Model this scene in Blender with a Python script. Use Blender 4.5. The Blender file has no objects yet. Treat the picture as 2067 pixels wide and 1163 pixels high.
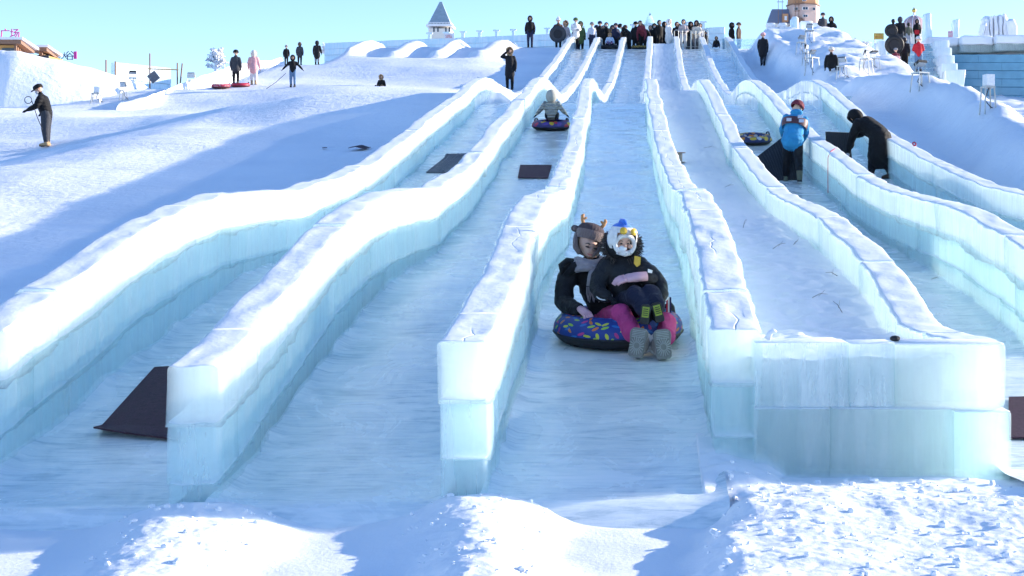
import bpy, bmesh, math, random
import numpy as np
from mathutils import Vector, Matrix
R = math.radians
random.seed(7); rng = np.random.default_rng(7)
scn = bpy.context.scene
COL = scn.collection
# ------------------------------------------------------------------ camera, sky, sun, exposure
F, CX, HY = 3000.0, 1294.0, 475.0            # focal length in photo pixels, principal point (camera at the origin, looking +Y)
cam_d = bpy.data.cameras.new('camera'); cam = bpy.data.objects.new('camera', cam_d); COL.objects.link(cam)
cam.location = (0, 0, 0); cam.rotation_euler = (R(90), 0, 0)
cam_d.sensor_width = 36.0; cam_d.lens = 36.0 * F / 2067.0
cam_d.shift_x = -(CX - 1033.5) / 2067.0; cam_d.shift_y = -(581.5 - HY) / 2067.0
cam_d.clip_start = 0.1; cam_d.clip_end = 6000
scn.camera = cam
SUN_EL, SUN_AZ = 14.5, 108.0                  # azimuth from the viewing axis behind the camera, round to the right
sdir = Vector((math.cos(R(SUN_EL)) * math.sin(R(SUN_AZ)), -math.cos(R(SUN_EL)) * math.cos(R(SUN_AZ)), math.sin(R(SUN_EL))))
w = bpy.data.worlds.new('World'); scn.world = w; w.use_nodes = True
nt = w.node_tree; bg = nt.nodes['Background']
sky = nt.nodes.new('ShaderNodeTexSky'); sky.sky_type = 'NISHITA'; sky.sun_disc = False
sky.sun_elevation = R(SUN_EL); sky.sun_rotation = math.atan2(sdir.x, sdir.y)
sky.altitude = 600; sky.air_density = 1.0; sky.dust_density = 0.2; sky.ozone_density = 3.0
hs = nt.nodes.new('ShaderNodeHueSaturation'); hs.inputs['Saturation'].default_value = 1.07
nt.links.new(sky.outputs[0], hs.inputs['Color']); tn = nt.nodes.new('ShaderNodeMix'); tn.data_type = 'RGBA'; tn.blend_type = 'MULTIPLY'; tn.inputs[0].default_value = 1.0; tn.inputs[7].default_value = (.99, .945, 1.05, 1)
nt.links.new(hs.outputs[0], tn.inputs[6]); nt.links.new(tn.outputs[2], bg.inputs[0]); bg.inputs[1].default_value = 0.15
sun_d = bpy.data.lights.new('sun', 'SUN'); sun_d.energy = 4.6; sun_d.angle = R(0.55); sun_d.color = (1.0, 0.90, 0.77)
sun = bpy.data.objects.new('sun', sun_d); COL.objects.link(sun)
sun.rotation_euler = sdir.to_track_quat('Z', 'Y').to_euler(); sun.location = sdir * 300
scn.view_settings.view_transform = 'Standard'; scn.view_settings.look = 'None'
scn.view_settings.exposure = 1.18; scn.view_settings.gamma = 1.0; scn.view_settings.use_curve_mapping = False
scn.render.engine = 'CYCLES'
scn.cycles.use_denoising = True; scn.cycles.max_bounces = 14; scn.cycles.transmission_bounces = 10; scn.cycles.diffuse_bounces = 4
scn.cycles.transparent_max_bounces = 40; scn.cycles.volume_bounces = 10; scn.cycles.use_adaptive_sampling = True; scn.cycles.adaptive_threshold = .03; scn.cycles.caustics_reflective = False; scn.cycles.caustics_refractive = False; scn.cycles.sample_clamp_indirect = 8

# ------------------------------------------------------------------ helpers
def _h(ix, iy, iz):
    n = (ix * 374761393 + iy * 668265263 + iz * 2147483647 + 1013904223).astype(np.int64) & 0xffffffff
    n = ((n ^ (n >> 13)) * 1274126177) & 0xffffffff
    n = ((n ^ (n >> 16)) * 2246822519) & 0xffffffff
    return ((n ^ (n >> 15)) & 0xffffff) / float(0xffffff) * 2 - 1
def nz(x, y=0.0, z=0.0):
    x, y, z = np.broadcast_arrays(np.asarray(x, float), np.asarray(y, float), np.asarray(z, float))
    ix, iy, iz = np.floor(x).astype(np.int64), np.floor(y).astype(np.int64), np.floor(z).astype(np.int64)
    fx, fy, fz = x - ix, y - iy, z - iz
    u, v, t = fx * fx * (3 - 2 * fx), fy * fy * (3 - 2 * fy), fz * fz * (3 - 2 * fz)
    def L(a, b, k): return a + (b - a) * k
    return L(L(L(_h(ix, iy, iz), _h(ix + 1, iy, iz), u), L(_h(ix, iy + 1, iz), _h(ix + 1, iy + 1, iz), u), v),
             L(L(_h(ix, iy, iz + 1), _h(ix + 1, iy, iz + 1), u), L(_h(ix, iy + 1, iz + 1), _h(ix + 1, iy + 1, iz + 1), u), v), t)
def fbm(x, y=0.0, z=0.0, o=4):
    s, a, f = 0, 1.0, 1.0
    for i in range(o):
        s = s + a * nz(np.asarray(x) * f + 17.3 * i, np.asarray(y) * f + 5.1 * i, np.asarray(z) * f); a *= .5; f *= 2.03
    return s
def sst(a, b, x):
    t = np.clip((x - a) / (b - a), 0, 1); return t * t * (3 - 2 * t)
def P(px, py, d):                               # photo pixel at depth d -> point in the place
    return Vector(((px - CX) * d / F, d, (HY - py) * d / F))
MATS = {}
def nodes_of(name):
    m = bpy.data.materials.new(name); m.use_nodes = True; MATS[name] = m
    t = m.node_tree; return m, t, t.nodes['Principled BSDF'], t.nodes, t.links
def NN(t, typ, **kw):
    n = t.nodes.new(typ)
    for k, v in kw.items():
        if k.startswith('i_'):
            key = k[2:]
            key = int(key) if key.isdigit() else key.replace('_', ' ')
            n.inputs[key].default_value = v
        else: setattr(n, k, v)
    return n
def mat(name, col, rough=.6, metal=0.0, var=.12, vs=25.0, bump=.15, bs=60.0, bd=.01, sheen=0.0, spec=.4):
    if name in MATS: return MATS[name]
    m, t, b, N, L = nodes_of(name)
    tc = NN(t, 'ShaderNodeTexCoord'); n1 = NN(t, 'ShaderNodeTexNoise', i_Scale=vs, i_Detail=4.0)
    L.new(tc.outputs['Object'], n1.inputs['Vector'])
    mx = NN(t, 'ShaderNodeMix', data_type='RGBA')
    mx.inputs[6].default_value = (*[max(0, c * (1 - var * 2)) for c in col], 1)
    mx.inputs[7].default_value = (*[min(1, c * (1 + var * 2)) for c in col], 1)
    L.new(n1.outputs['Fac'], mx.inputs[0]); L.new(mx.outputs[2], b.inputs['Base Color'])
    b.inputs['Roughness'].default_value = rough; b.inputs['Metallic'].default_value = metal
    b.inputs['Specular IOR Level'].default_value = spec
    if sheen: b.inputs['Sheen Weight'].default_value = sheen
    if bump:
        n2 = NN(t, 'ShaderNodeTexNoise', i_Scale=bs, i_Detail=3.0); L.new(tc.outputs['Object'], n2.inputs['Vector'])
        bp = NN(t, 'ShaderNodeBump', i_Strength=bump, i_Distance=bd); L.new(n2.outputs['Fac'], bp.inputs['Height']); L.new(bp.outputs[0], b.inputs['Normal'])
    return m
def cloth(name, col, rough=.8, quilt=False, sheen=.04):
    if name in MATS: return MATS[name]
    m, t, b, N, L = nodes_of(name)
    tc = NN(t, 'ShaderNodeTexCoord')
    n1 = NN(t, 'ShaderNodeTexNoise', i_Scale=9.0, i_Detail=5.0, i_Distortion=.6); L.new(tc.outputs['Object'], n1.inputs['Vector'])
    mx = NN(t, 'ShaderNodeMix', data_type='RGBA')
    mx.inputs[6].default_value = (*[c * .75 for c in col], 1); mx.inputs[7].default_value = (*[min(1, c * 1.3) for c in col], 1)
    L.new(n1.outputs['Fac'], mx.inputs[0]); L.new(mx.outputs[2], b.inputs['Base Color'])
    b.inputs['Roughness'].default_value = rough; b.inputs['Sheen Weight'].default_value = sheen; b.inputs['Specular IOR Level'].default_value = .3
    n2 = NN(t, 'ShaderNodeTexNoise', i_Scale=11.0, i_Detail=3.0, i_Distortion=1.5); L.new(tc.outputs['Object'], n2.inputs['Vector'])
    h = n2.outputs['Fac']
    if quilt:
        wv = NN(t, 'ShaderNodeTexWave', wave_type='BANDS', bands_direction='Z', i_Scale=3.2, i_Distortion=1.2); L.new(tc.outputs['Object'], wv.inputs['Vector'])
        ad = NN(t, 'ShaderNodeMath', operation='ADD'); L.new(h, ad.inputs[0]); L.new(wv.outputs['Fac'], ad.inputs[1]); h = ad.outputs[0]
    bp = NN(t, 'ShaderNodeBump', i_Strength=.55, i_Distance=.03); L.new(h, bp.inputs['Height']); L.new(bp.outputs[0], b.inputs['Normal'])
    return m

def link(o, parent=None, loc=None):
    COL.objects.link(o)
    if parent is not None: o.parent = parent
    if loc is not None: o.location = loc
    return o
def mesh(name, V, Fc, m, parent=None, loc=None, smooth=False, mi=None):
    me = bpy.data.meshes.new(name); me.from_pydata([tuple(v) for v in V], [], [tuple(int(i) for i in f) for f in Fc])
    for mm in (m if isinstance(m, (list, tuple)) else [m]): me.materials.append(mm)
    if mi is not None: me.polygons.foreach_set('material_index', np.asarray(mi, np.int32))
    if smooth: me.polygons.foreach_set('use_smooth', np.ones(len(me.polygons), bool))
    me.update()
    return link(bpy.data.objects.new(name, me), parent, loc)
def share(name, me, parent=None, loc=None, rot=None, sc=None):
    o = link(bpy.data.objects.new(name, me), parent, loc)
    if rot is not None: o.rotation_euler = rot
    if sc is not None: o.scale = sc
    return o
def thing(name, label, cat, loc=(0, 0, 0), rz=0.0, group=None, rot=None):
    o = bpy.data.objects.new(name, None); o.empty_display_size = .2; COL.objects.link(o)
    o.location = loc; o.rotation_euler = rot if rot is not None else (0, 0, rz)
    return tag(o, label, cat, group)
def tag(o, label, cat, group=None):
    o['label'] = label; o['category'] = cat
    if group: o['group'] = group
    return o
def kind(o, k, label=None):
    o['kind'] = k
    if label: o['label'] = label
    return o
class MB:                                       # collects shapes into one mesh
    def __init__(s): s.V, s.F, s.M = [], [], []
    def add(s, V, Fc, mi=0):
        n = len(s.V); s.V += [tuple(v) for v in V]; s.F += [tuple(int(i) + n for i in f) for f in Fc]; s.M += [mi] * len(Fc); return s
    def box(s, c, h, mi=0, rot=None, taper=1.0):
        vs = []
        for sz in (-1, 1):
            k = taper if sz > 0 else 1.0
            for sx, sy in ((-1, -1), (1, -1), (1, 1), (-1, 1)):
                v = Vector((sx * h[0] * k, sy * h[1] * k, sz * h[2]))
                if rot is not None: v = rot @ v
                vs.append(v + Vector(c))
        return s.add(vs, [(3, 2, 1, 0), (4, 5, 6, 7), (0, 1, 5, 4), (1, 2, 6, 5), (2, 3, 7, 6), (3, 0, 4, 7)], mi)
    def tube(s, pts, r, n=8, mi=0, ry=None, lat=None, cap=True):
        pts = [Vector(p) for p in pts]; k = len(pts)
        r = list(r) if hasattr(r, '__len__') else [r] * k
        ry = r if ry is None else (list(ry) if hasattr(ry, '__len__') else [ry] * k)
        vs, fs = [], []; u = Vector(lat) if lat is not None else None
        for i, p in enumerate(pts):
            t = (pts[min(i + 1, k - 1)] - pts[max(i - 1, 0)]); t = t.normalized() if t.length > 1e-9 else Vector((0, 0, 1))
            if u is None: u = Vector((1, 0, 0)) if abs(t.x) < .9 else Vector((0, 1, 0))
            a = u - t * u.dot(t)
            if a.length < 1e-6: a = t.orthogonal()
            a.normalize(); b = t.cross(a)
            if lat is None: u = a
            for j in range(n):
                q = 2 * math.pi * j / n; vs.append(p + a * (math.cos(q) * r[i]) + b * (math.sin(q) * ry[i]))
        for i in range(k - 1):
            for j in range(n):
                fs.append((i * n + j, i * n + (j + 1) % n, (i + 1) * n + (j + 1) % n, (i + 1) * n + j))
        if cap: fs.append(tuple(range(n - 1, -1, -1))); fs.append(tuple((k - 1) * n + j for j in range(n)))
        return s.add(vs, fs, mi)
    def lathe(s, prof, c=(0, 0, 0), n=24, mi=0, sx=1.0, sy=1.0, closed=False):
        vs, fs, k = [], [], len(prof)
        for (r, z) in prof:
            for j in range(n):
                q = 2 * math.pi * j / n; vs.append((c[0] + r * math.cos(q) * sx, c[1] + r * math.sin(q) * sy, c[2] + z))
        for i in range(k if closed else k - 1):
            i2 = (i + 1) % k
            for j in range(n): fs.append((i * n + j, i * n + (j + 1) % n, i2 * n + (j + 1) % n, i2 * n + j))
        return s.add(vs, fs, mi)
    def ball(s, c, r, n=12, mi=0, rot=None):
        r = r if hasattr(r, '__len__') else (r, r, r); m = n // 2
        vs = [Vector((0, 0, -r[2]))]
        for i in range(1, m):
            a = -math.pi / 2 + math.pi * i / m
            for j in range(n):
                q = 2 * math.pi * j / n; vs.append(Vector((r[0] * math.cos(a) * math.cos(q), r[1] * math.cos(a) * math.sin(q), r[2] * math.sin(a))))
        vs.append(Vector((0, 0, r[2])))
        fs = [(0, 1 + (j + 1) % n, 1 + j) for j in range(n)]
        for i in range(m - 2):
            for j in range(n): a, b = 1 + i * n + j, 1 + i * n + (j + 1) % n; fs.append((a, b, b + n, a + n))
        e = len(vs) - 1; o = 1 + (m - 2) * n
        fs += [(o + j, o + (j + 1) % n, e) for j in range(n)]
        vs = [(rot @ v if rot is not None else v) + Vector(c) for v in vs]
        return s.add(vs, fs, mi)
    def build(s, name, m, parent=None, loc=None, smooth=False):
        return mesh(name, s.V, s.F, m, parent, loc, smooth, s.M)
def grid(name, X, Y, Z, m, parent=None, smooth=True):
    ny, nx = X.shape
    V = np.stack([X, Y, Z], -1).reshape(-1, 3)
    i = np.arange(ny - 1)[:, None] * nx + np.arange(nx - 1)[None, :]
    Fc = np.stack([i, i + 1, i + nx + 1, i + nx], -1).reshape(-1, 4)
    me = bpy.data.meshes.new(name); me.vertices.add(len(V)); me.vertices.foreach_set('co', V.astype(np.float32).ravel())
    me.loops.add(Fc.size); me.loops.foreach_set('vertex_index', Fc.astype(np.int32).ravel())
    me.polygons.add(len(Fc)); me.polygons.foreach_set('loop_start', np.arange(0, Fc.size, 4, dtype=np.int32))
    me.materials.append(m); me.update(calc_edges=True)
    me.polygons.foreach_set('use_smooth', np.full(len(Fc), smooth)); me.validate()
    return link(bpy.data.objects.new(name, me), parent)

# ------------------------------------------------------------------ snow and ice materials
def world_noise(t, L, vec_scale, scale, detail=4.0, dist=0.0, rough=.5):
    g = NN(t, 'ShaderNodeNewGeometry'); mp = NN(t, 'ShaderNodeMapping'); mp.inputs['Scale'].default_value = vec_scale
    L.new(g.outputs['Position'], mp.inputs['Vector'])
    n = NN(t, 'ShaderNodeTexNoise', i_Scale=scale, i_Detail=detail, i_Distortion=dist, i_Roughness=rough); L.new(mp.outputs[0], n.inputs['Vector'])
    return n.outputs['Fac']
def ramp(t, L, fac, stops):
    r = NN(t, 'ShaderNodeValToRGB'); e = r.color_ramp.elements
    while len(e) < len(stops): e.new(.5)
    for i, (p, c) in enumerate(stops): e[i].position = p; e[i].color = (*c, 1) if len(c) == 3 else c
    L.new(fac, r.inputs['Fac']); return r.outputs['Color']
def math_(t, L, op, a, b):
    n = NN(t, 'ShaderNodeMath', operation=op)
    for i, v in enumerate((a, b)):
        if isinstance(v, (int, float)): n.inputs[i].default_value = v
        else: L.new(v, n.inputs[i])
    return n.outputs[0]
def snow_mat(name, lo, hi, bump, bd, sc, streak=None):
    m, t, b, N, L = nodes_of(name)
    c = ramp(t, L, world_noise(t, L, (1, 1, 1), .35, 6.0), [(.3, lo), (.7, hi)])
    L.new(c, b.inputs['Base Color']); b.inputs['Roughness'].default_value = .75; b.inputs['Specular IOR Level'].default_value = .25
    h = world_noise(t, L, (1, 1, 1), sc, 8.0, .3, .62)
    if streak: h = math_(t, L, 'ADD', h, world_noise(t, L, streak, 1.0, 5.0, .4))
    bp = NN(t, 'ShaderNodeBump', i_Strength=bump, i_Distance=bd); L.new(h, bp.inputs['Height']); L.new(bp.outputs[0], b.inputs['Normal'])
    return m
SNOW = snow_mat('packed_snow', (.80, .82, .86), (.90, .91, .93), .6, .05, 5.0, (.6, 3.0, 1))
SNOWC = snow_mat('clumpy_snow', (.80, .82, .85), (.92, .92, .93), .3, .015, 34.0)
def ice_mat(name, lo, hi, frost, skin=(.3, .62), rough=.2, density=0.0, vcol=(.8, .95, .97)):
    # frosted skin over clear, faintly milky ice: the body is a scattering volume
    m, t, b, N, L = nodes_of(name)
    g = NN(t, 'ShaderNodeNewGeometry'); sx = NN(t, 'ShaderNodeSeparateXYZ'); L.new(g.outputs['Normal'], sx.inputs[0])
    streak = world_noise(t, L, (14, 14, .9), 1.0, 5.0, .25)
    mixn = math_(t, L, 'ADD', math_(t, L, 'MULTIPLY', world_noise(t, L, (1, 1, .6), 2.2, 5.0, .5), .5), math_(t, L, 'MULTIPLY', streak, .5))
    cloud = ramp(t, L, mixn, [(.36, lo), (.62, hi)])
    tn = world_noise(t, L, (1, 1, 1), 14.0, 5.0)
    up = math_(t, L, 'ADD', sx.outputs['Z'], math_(t, L, 'MULTIPLY', math_(t, L, 'SUBTRACT', tn, .5), .25))
    fr = NN(t, 'ShaderNodeMapRange'); fr.inputs[1].default_value = .45; fr.inputs[2].default_value = .8; fr.inputs[4].default_value = frost; L.new(up, fr.inputs[0])
    mx = NN(t, 'ShaderNodeMix', data_type='RGBA'); L.new(fr.outputs[0], mx.inputs[0]); L.new(cloud, mx.inputs[6]); mx.inputs[7].default_value = (.80, .82, .84, 1)
    L.new(mx.outputs[2], b.inputs['Base Color'])
    ro = NN(t, 'ShaderNodeMapRange'); ro.inputs[3].default_value = rough; ro.inputs[4].default_value = .65; L.new(fr.outputs[0], ro.inputs[0]); L.new(ro.outputs[0], b.inputs['Roughness'])
    b.inputs['IOR'].default_value = 1.31; sl = NN(t, 'ShaderNodeMapRange'); sl.inputs[3].default_value = .5; sl.inputs[4].default_value = .1; L.new(fr.outputs[0], sl.inputs[0]); L.new(sl.outputs[0], b.inputs['Specular IOR Level'])
    cw_ = NN(t, 'ShaderNodeMapRange'); cw_.inputs[3].default_value = .6; cw_.inputs[4].default_value = 0.0; L.new(fr.outputs[0], cw_.inputs[0]); L.new(cw_.outputs[0], b.inputs['Coat Weight']); b.inputs['Coat Roughness'].default_value = .08; b.inputs['Coat IOR'].default_value = 1.31
    h = math_(t, L, 'ADD', streak, math_(t, L, 'MULTIPLY', tn, .5))
    bp = NN(t, 'ShaderNodeBump', i_Strength=.7, i_Distance=.035); L.new(h, bp.inputs['Height']); L.new(bp.outputs[0], b.inputs['Normal'])
    bs_ = NN(t, 'ShaderNodeMapRange'); bs_.inputs[3].default_value = .7; bs_.inputs[4].default_value = .12; L.new(fr.outputs[0], bs_.inputs[0]); L.new(bs_.outputs[0], bp.inputs['Strength'])
    if density:
        sk = NN(t, 'ShaderNodeMapRange'); sk.inputs[1].default_value = .36; sk.inputs[2].default_value = .62; sk.inputs[3].default_value = skin[0]; sk.inputs[4].default_value = skin[1]; L.new(mixn, sk.inputs[0])
        fac = math_(t, L, 'MAXIMUM', sk.outputs[0], fr.outputs[0])
        tr = NN(t, 'ShaderNodeBsdfTransparent'); tr.inputs[0].default_value = (.965, .995, .995, 1)
        ms = NN(t, 'ShaderNodeMixShader'); L.new(fac, ms.inputs[0]); L.new(tr.outputs[0], ms.inputs[1]); L.new(b.outputs[0], ms.inputs[2]); L.new(ms.outputs[0], N['Material Output'].inputs['Surface'])
        pv = NN(t, 'ShaderNodeVolumePrincipled'); pv.inputs['Color'].default_value = (*vcol, 1); pv.inputs['Density'].default_value = density; pv.inputs['Anisotropy'].default_value = .2
        L.new(pv.outputs[0], N['Material Output'].inputs['Volume'])
    return m
ICE_TOP = ice_mat('frosted_ice', (.64, .73, .72), (.78, .83, .815), .95, (.07, .26), density=5.0, vcol=(.905, .955, .945))
ICE_LOW = ice_mat('blue_ice', (.74, .89, .91), (.88, .95, .95), .9, (.10, .30), density=5.5, vcol=(.83, .94, .945))
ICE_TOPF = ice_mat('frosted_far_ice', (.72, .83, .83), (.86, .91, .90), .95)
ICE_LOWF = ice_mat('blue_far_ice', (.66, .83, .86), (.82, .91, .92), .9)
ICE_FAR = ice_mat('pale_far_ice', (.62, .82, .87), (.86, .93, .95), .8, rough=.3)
def lane_mat():
    m, t, b, N, L = nodes_of('slide_ice')
    st = world_noise(t, L, (2.2, 13.0, 1.0), 1.0, 8.0, 1.2, .65)
    bl = world_noise(t, L, (1, .7, 1), 1.6, 7.0, .9, .6)
    c = ramp(t, L, math_(t, L, 'ADD', math_(t, L, 'MULTIPLY', st, .6), math_(t, L, 'MULTIPLY', bl, .4)), [(.37, (.50, .60, .64)), (.47, (.76, .82, .83)), (.56, (.89, .92, .91)), (.66, (.97, .97, .96))])
    L.new(c, b.inputs['Base Color'])
    r = NN(t, 'ShaderNodeMapRange'); r.inputs[1].default_value = .35; r.inputs[2].default_value = .65; r.inputs[3].default_value = .08; r.inputs[4].default_value = .36; L.new(bl, r.inputs[0]); L.new(r.outputs[0], b.inputs['Roughness'])
    b.inputs['IOR'].default_value = 1.31
    h = math_(t, L, 'ADD', st, math_(t, L, 'MULTIPLY', world_noise(t, L, (1, 3, 1), 9.0, 5.0), .35))
    bp = NN(t, 'ShaderNodeBump', i_Strength=.3, i_Distance=.015); L.new(h, bp.inputs['Height']); L.new(bp.outputs[0], b.inputs['Normal'])
    return m
LANE = lane_mat()

# ------------------------------------------------------------------ measured profiles of the slide (depth from the camera -> height)
TA = np.array([(0, -1.0), (8.6, -.76), (9.06, -.68), (9.78, -.545), (10.2, -.43), (10.75, -.32), (11.5, -.12), (12.1, .005), (12.65, .1), (13.3, .22), (14.1, .32), (15, .43), (16.5, .5), (18.4, .575),
      (19.9, .74), (21.8, .93), (23.8, 1.22), (25.9, 1.57), (29.5, 2.2), (34.7, 3.08), (37.7, 3.6), (39.4, 3.9), (41.9, 4.37), (43.7, 4.62), (45.6, 4.78), (47.5, 4.85), (50.2, 4.93), (54, 5.12), (58, 5.6),
      (67.4, 7.15), (75.8, 8.85), (89, 11.75), (92, 12.3), (94, 12.42), (3000, 12.42)])
TB = np.array([(0, -.9), (9.4, -.69), (10.3, -.70), (11.1, -.72), (11.6, -.68), (12, -.61), (12.5, -.52), (13.2, -.34), (14, -.21), (14.8, -.08), (15.8, .06), (17.3, .26), (19.3, .43), (20.7, .53), (22.3, .66),
      (24, .9), (25.5, 1.13), (27.3, 1.42), (29, 1.7), (30.3, 1.9), (35, 2.85), (40, 4.0), (43, 4.5), (45.6, 4.75), (47.5, 4.85), (50.2, 4.93), (54, 5.12), (58, 5.6), (67.4, 7.15), (75.8, 8.85), (89, 11.75), (92, 12.3), (94, 12.42), (3000, 12.42)])
HW = np.array([(0, .75), (8.6, .78), (9.5, .82), (10.9, .86), (12.5, .94), (16, .85), (20, .78), (44, .74), (90, .74), (94, .8), (3000, .8)])
def smooth_interp(T):
    xs = np.concatenate([np.arange(0, 110, .1), [200, 3000]]); ys = np.interp(xs, T[:, 0], T[:, 1])
    k = np.hanning(13); k /= k.sum(); pad = np.concatenate([np.full(6, ys[0]), ys[:-2], np.full(6, ys[-3])]); ys[:-2] = np.convolve(pad, k, 'valid')
    return lambda d: np.interp(d, xs, ys)
topA, topB, hw_ = smooth_interp(TA), smooth_interp(TB), smooth_interp(HW)
flA = lambda d: topA(d) - hw_(d)
flB = lambda d: topB(d) - hw_(d)
def bend(d): return -.42 * np.clip((np.asarray(d, float) - 16) / 26, 0, 1) * np.clip((95 - np.asarray(d, float)) / 38, 0, 1)
KX = [-4.22, -2.62, -1.02, .581, 2.18, 3.78, 5.38]
START = [8.7, 8.6, 8.62, 9.45, 9.78, 9.6, 9.6]
EXTRA = [-.05, .05, -.1, .12, .05, -.1, .1]
def wall_x(i, d): return KX[i] + bend(d) + EXTRA[i] * np.exp(-((np.asarray(d) - 44) / 9.) ** 2) + .03 * nz(np.asarray(d) * .45, i * 7.7)
def wall_top(i, d):
    d = np.asarray(d, float)
    z = topA(d) if i < 4 else topB(d) + (.0 if i == 4 else .08 * np.clip((40 - d) / 10, 0, 1))
    if i == 2: z = z + .14 * np.clip((11.5 - d) / 2.9, 0, 1)
    return z + .022 * nz(d * .9, i * 3.1) + .012 * nz(d * 2.7, i * 5.3)
def lane_floor(l, d): return flA(d) - (.09, .045, 0)[l] * np.clip((16 - d) / 4, 0, 1) * np.clip((d - 8.3) / .8, 0, 1) if l < 3 else (flB(d) if l > 3 else 0)
def lane_fill(d): return .5 * (topA(d) + topB(d)) - np.interp(d, [9, 10.5, 14, 20, 44, 60, 93], [.06, .16, .3, .42, .35, .42, .42]) - np.interp(d, [9, 12.5, 16, 20, 30, 40, 43], [0, .3, .2, .03, .3, .08, 0])
# ground outside the slide
def tiltL(X): return np.interp(-X, [4, 10, 12.7, 14.2, 16, 17.5, 19, 30, 400], [0, 0, .25, .55, 1.05, 1.37, 1.55, 2.0, 2.0])
def G(X, Y):
    X, Y = np.broadcast_arrays(np.asarray(X, float), np.asarray(Y, float))
    fa, fb = flA(Y), flB(Y)
    tl = tiltL(X)
    wl_ = sst(-16, -7.5, X)
    low = topA(Y) - (.85 + wl_ * (np.interp(Y, [0, 8, 11, 17, 28, 38, 41.5, 44.5, 47], [1.25, 1.25, 1.3, 1.38, 1.42, 1.4, 1.2, .42, .4]) - .85)) - tl * np.clip(Y / 44, .25, 1)
    up = fa + .1 - tl * np.clip((60 - Y) / 14, 0, 1) + np.interp(Y, [44, 47, 52, 60, 70], [.22, .2, .1, .05, 0])
    wv = sst(48, 54, Y) * sst(-6, -9, X) * sst(90, 80, Y)
    up = up + wv * (.28 * np.sin(Y * .42 + X * .13 + .8) + .2 * fbm(X * .12, Y * .15, 3, 3))
    low = low + sst(-9, -12, X) * sst(20, 26, Y) * (.045 * np.sin(Y * .9 + .22 * X + 1.3 * fbm(X * .1, Y * .1, 7, 2)) + .05 * fbm(X * .35, Y * .5, 4, 3))
    k = sst(44.5, 47.5, Y)
    left = low * (1 - k) + up * k
    # dividing ridges of the snow runs at the top of the left slope
    for (ax, ay, bx, by, hh, ww) in ((-16.9, 85, -16.6, 94, .45, .45), (-13.9, 84, -14.0, 94, .4, .6), (-11.5, 84, -11.3, 94, .5, .45), (-8.9, 83, -8.4, 94, .5, .7)):
        t = np.clip(((X - ax) * (bx - ax) + (Y - ay) * (by - ay)) / ((bx - ax) ** 2 + (by - ay) ** 2), 0, 1)
        q = np.hypot(X - (ax + t * (bx - ax)), (Y - (ay + t * (by - ay))) * .6)
        left = left + hh * np.exp(-(q / ww) ** 4)
    right = fb + .02
    bank = np.interp(Y, [20, 36, 45, 52, 60, 80], [1.15, 1.05, .85, 1.0, 1.4, 1.4]) * sst(6.5, 7.6, X - .35 * np.sin(Y * .21) + .25 * fbm(Y * .35, X * .3, 1, 3)) * sst(14, 22, Y) * sst(93, 86, Y)
    bank = bank * (1 + .12 * fbm(X * 1.1, Y * .9, 5, 4)) + .25 * sst(8, 9, X) * sst(55, 60, Y) * sst(90, 84, Y)
    bank = bank - sst(8.1, 9.8, X) * np.interp(Y, [20, 30, 56, 64], [.7, 1.5, 1.5, 0])
    right = right + bank - sst(11, 13.5, X) * np.interp(Y, [20, 40, 50, 60, 84, 88, 95], [.3, .5, 1.6, 2.0, 3.8, 3.4, 0])
    mid = np.minimum(fa, fb) - .6
    z = np.where(X < -4.15, left, np.where(X > 5.45, right, mid))
    z = np.where(Y > 94, np.maximum(fa, fb) - .01, z)
    an = X / np.maximum(Y, 1.0); ml = np.interp(an, [-.30, -.27, -.245, -.215, -.2, -.15], [.098, .102, .1145, .1145, .122, .2])
    z = np.where((Y > 64) & (X < -4), np.minimum(z, ml * np.minimum(Y, np.interp(an, [-.27, -.25], [77, 113]))), z)
    fr = sst(9.6, 8.2, Y)
    z = z * (1 - fr) + np.minimum(z, -1.85) * fr
    return z + .02 * fbm(X * .8, Y * .8, 2, 3) * (Y < 94)
def hit(px, py, fn, d0=8.0, d1=140.0):           # first point where the sight line through a pixel meets a surface
    d = np.arange(d0, d1, .05); z = (HY - py) * d / F; g = fn((px - CX) * d / F, d)
    s = np.where(z <= g)[0]
    dd = d[s[0]] if len(s) else d[np.argmin(z - g)]
    return float(dd)
def on_ground(px, py, d0=8.0):
    d = hit(px, py, G, d0); X = (px - CX) * d / F; return Vector((X, d, float(G(X, d))))
def on_lane(l, px, py, d0=8.0):
    d = hit(px, py, lambda X, Y: (lane_fill(Y) if l == 3 else lane_floor(l, Y)), d0)
    return Vector(((px - CX) * d / F, d, float(lane_fill(d) if l == 3 else lane_floor(l, d))))
# ------------------------------------------------------------------ ground sheet
gx = np.unique(np.concatenate([-np.geomspace(34, 2500, 22), np.arange(-34, 28, .3), np.geomspace(28, 2500, 22)]))
gy = np.unique(np.concatenate([-np.geomspace(4, 800, 10), np.arange(-4, 8, .6), np.arange(8, 100, .3), np.geomspace(100, 3000, 22)]))
GX, GY = np.meshgrid(gx, gy)
kind(grid('snow_ground', GX, GY, G(GX, GY), SNOW), 'structure', 'sloping snow ground round the ice slides')
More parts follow.
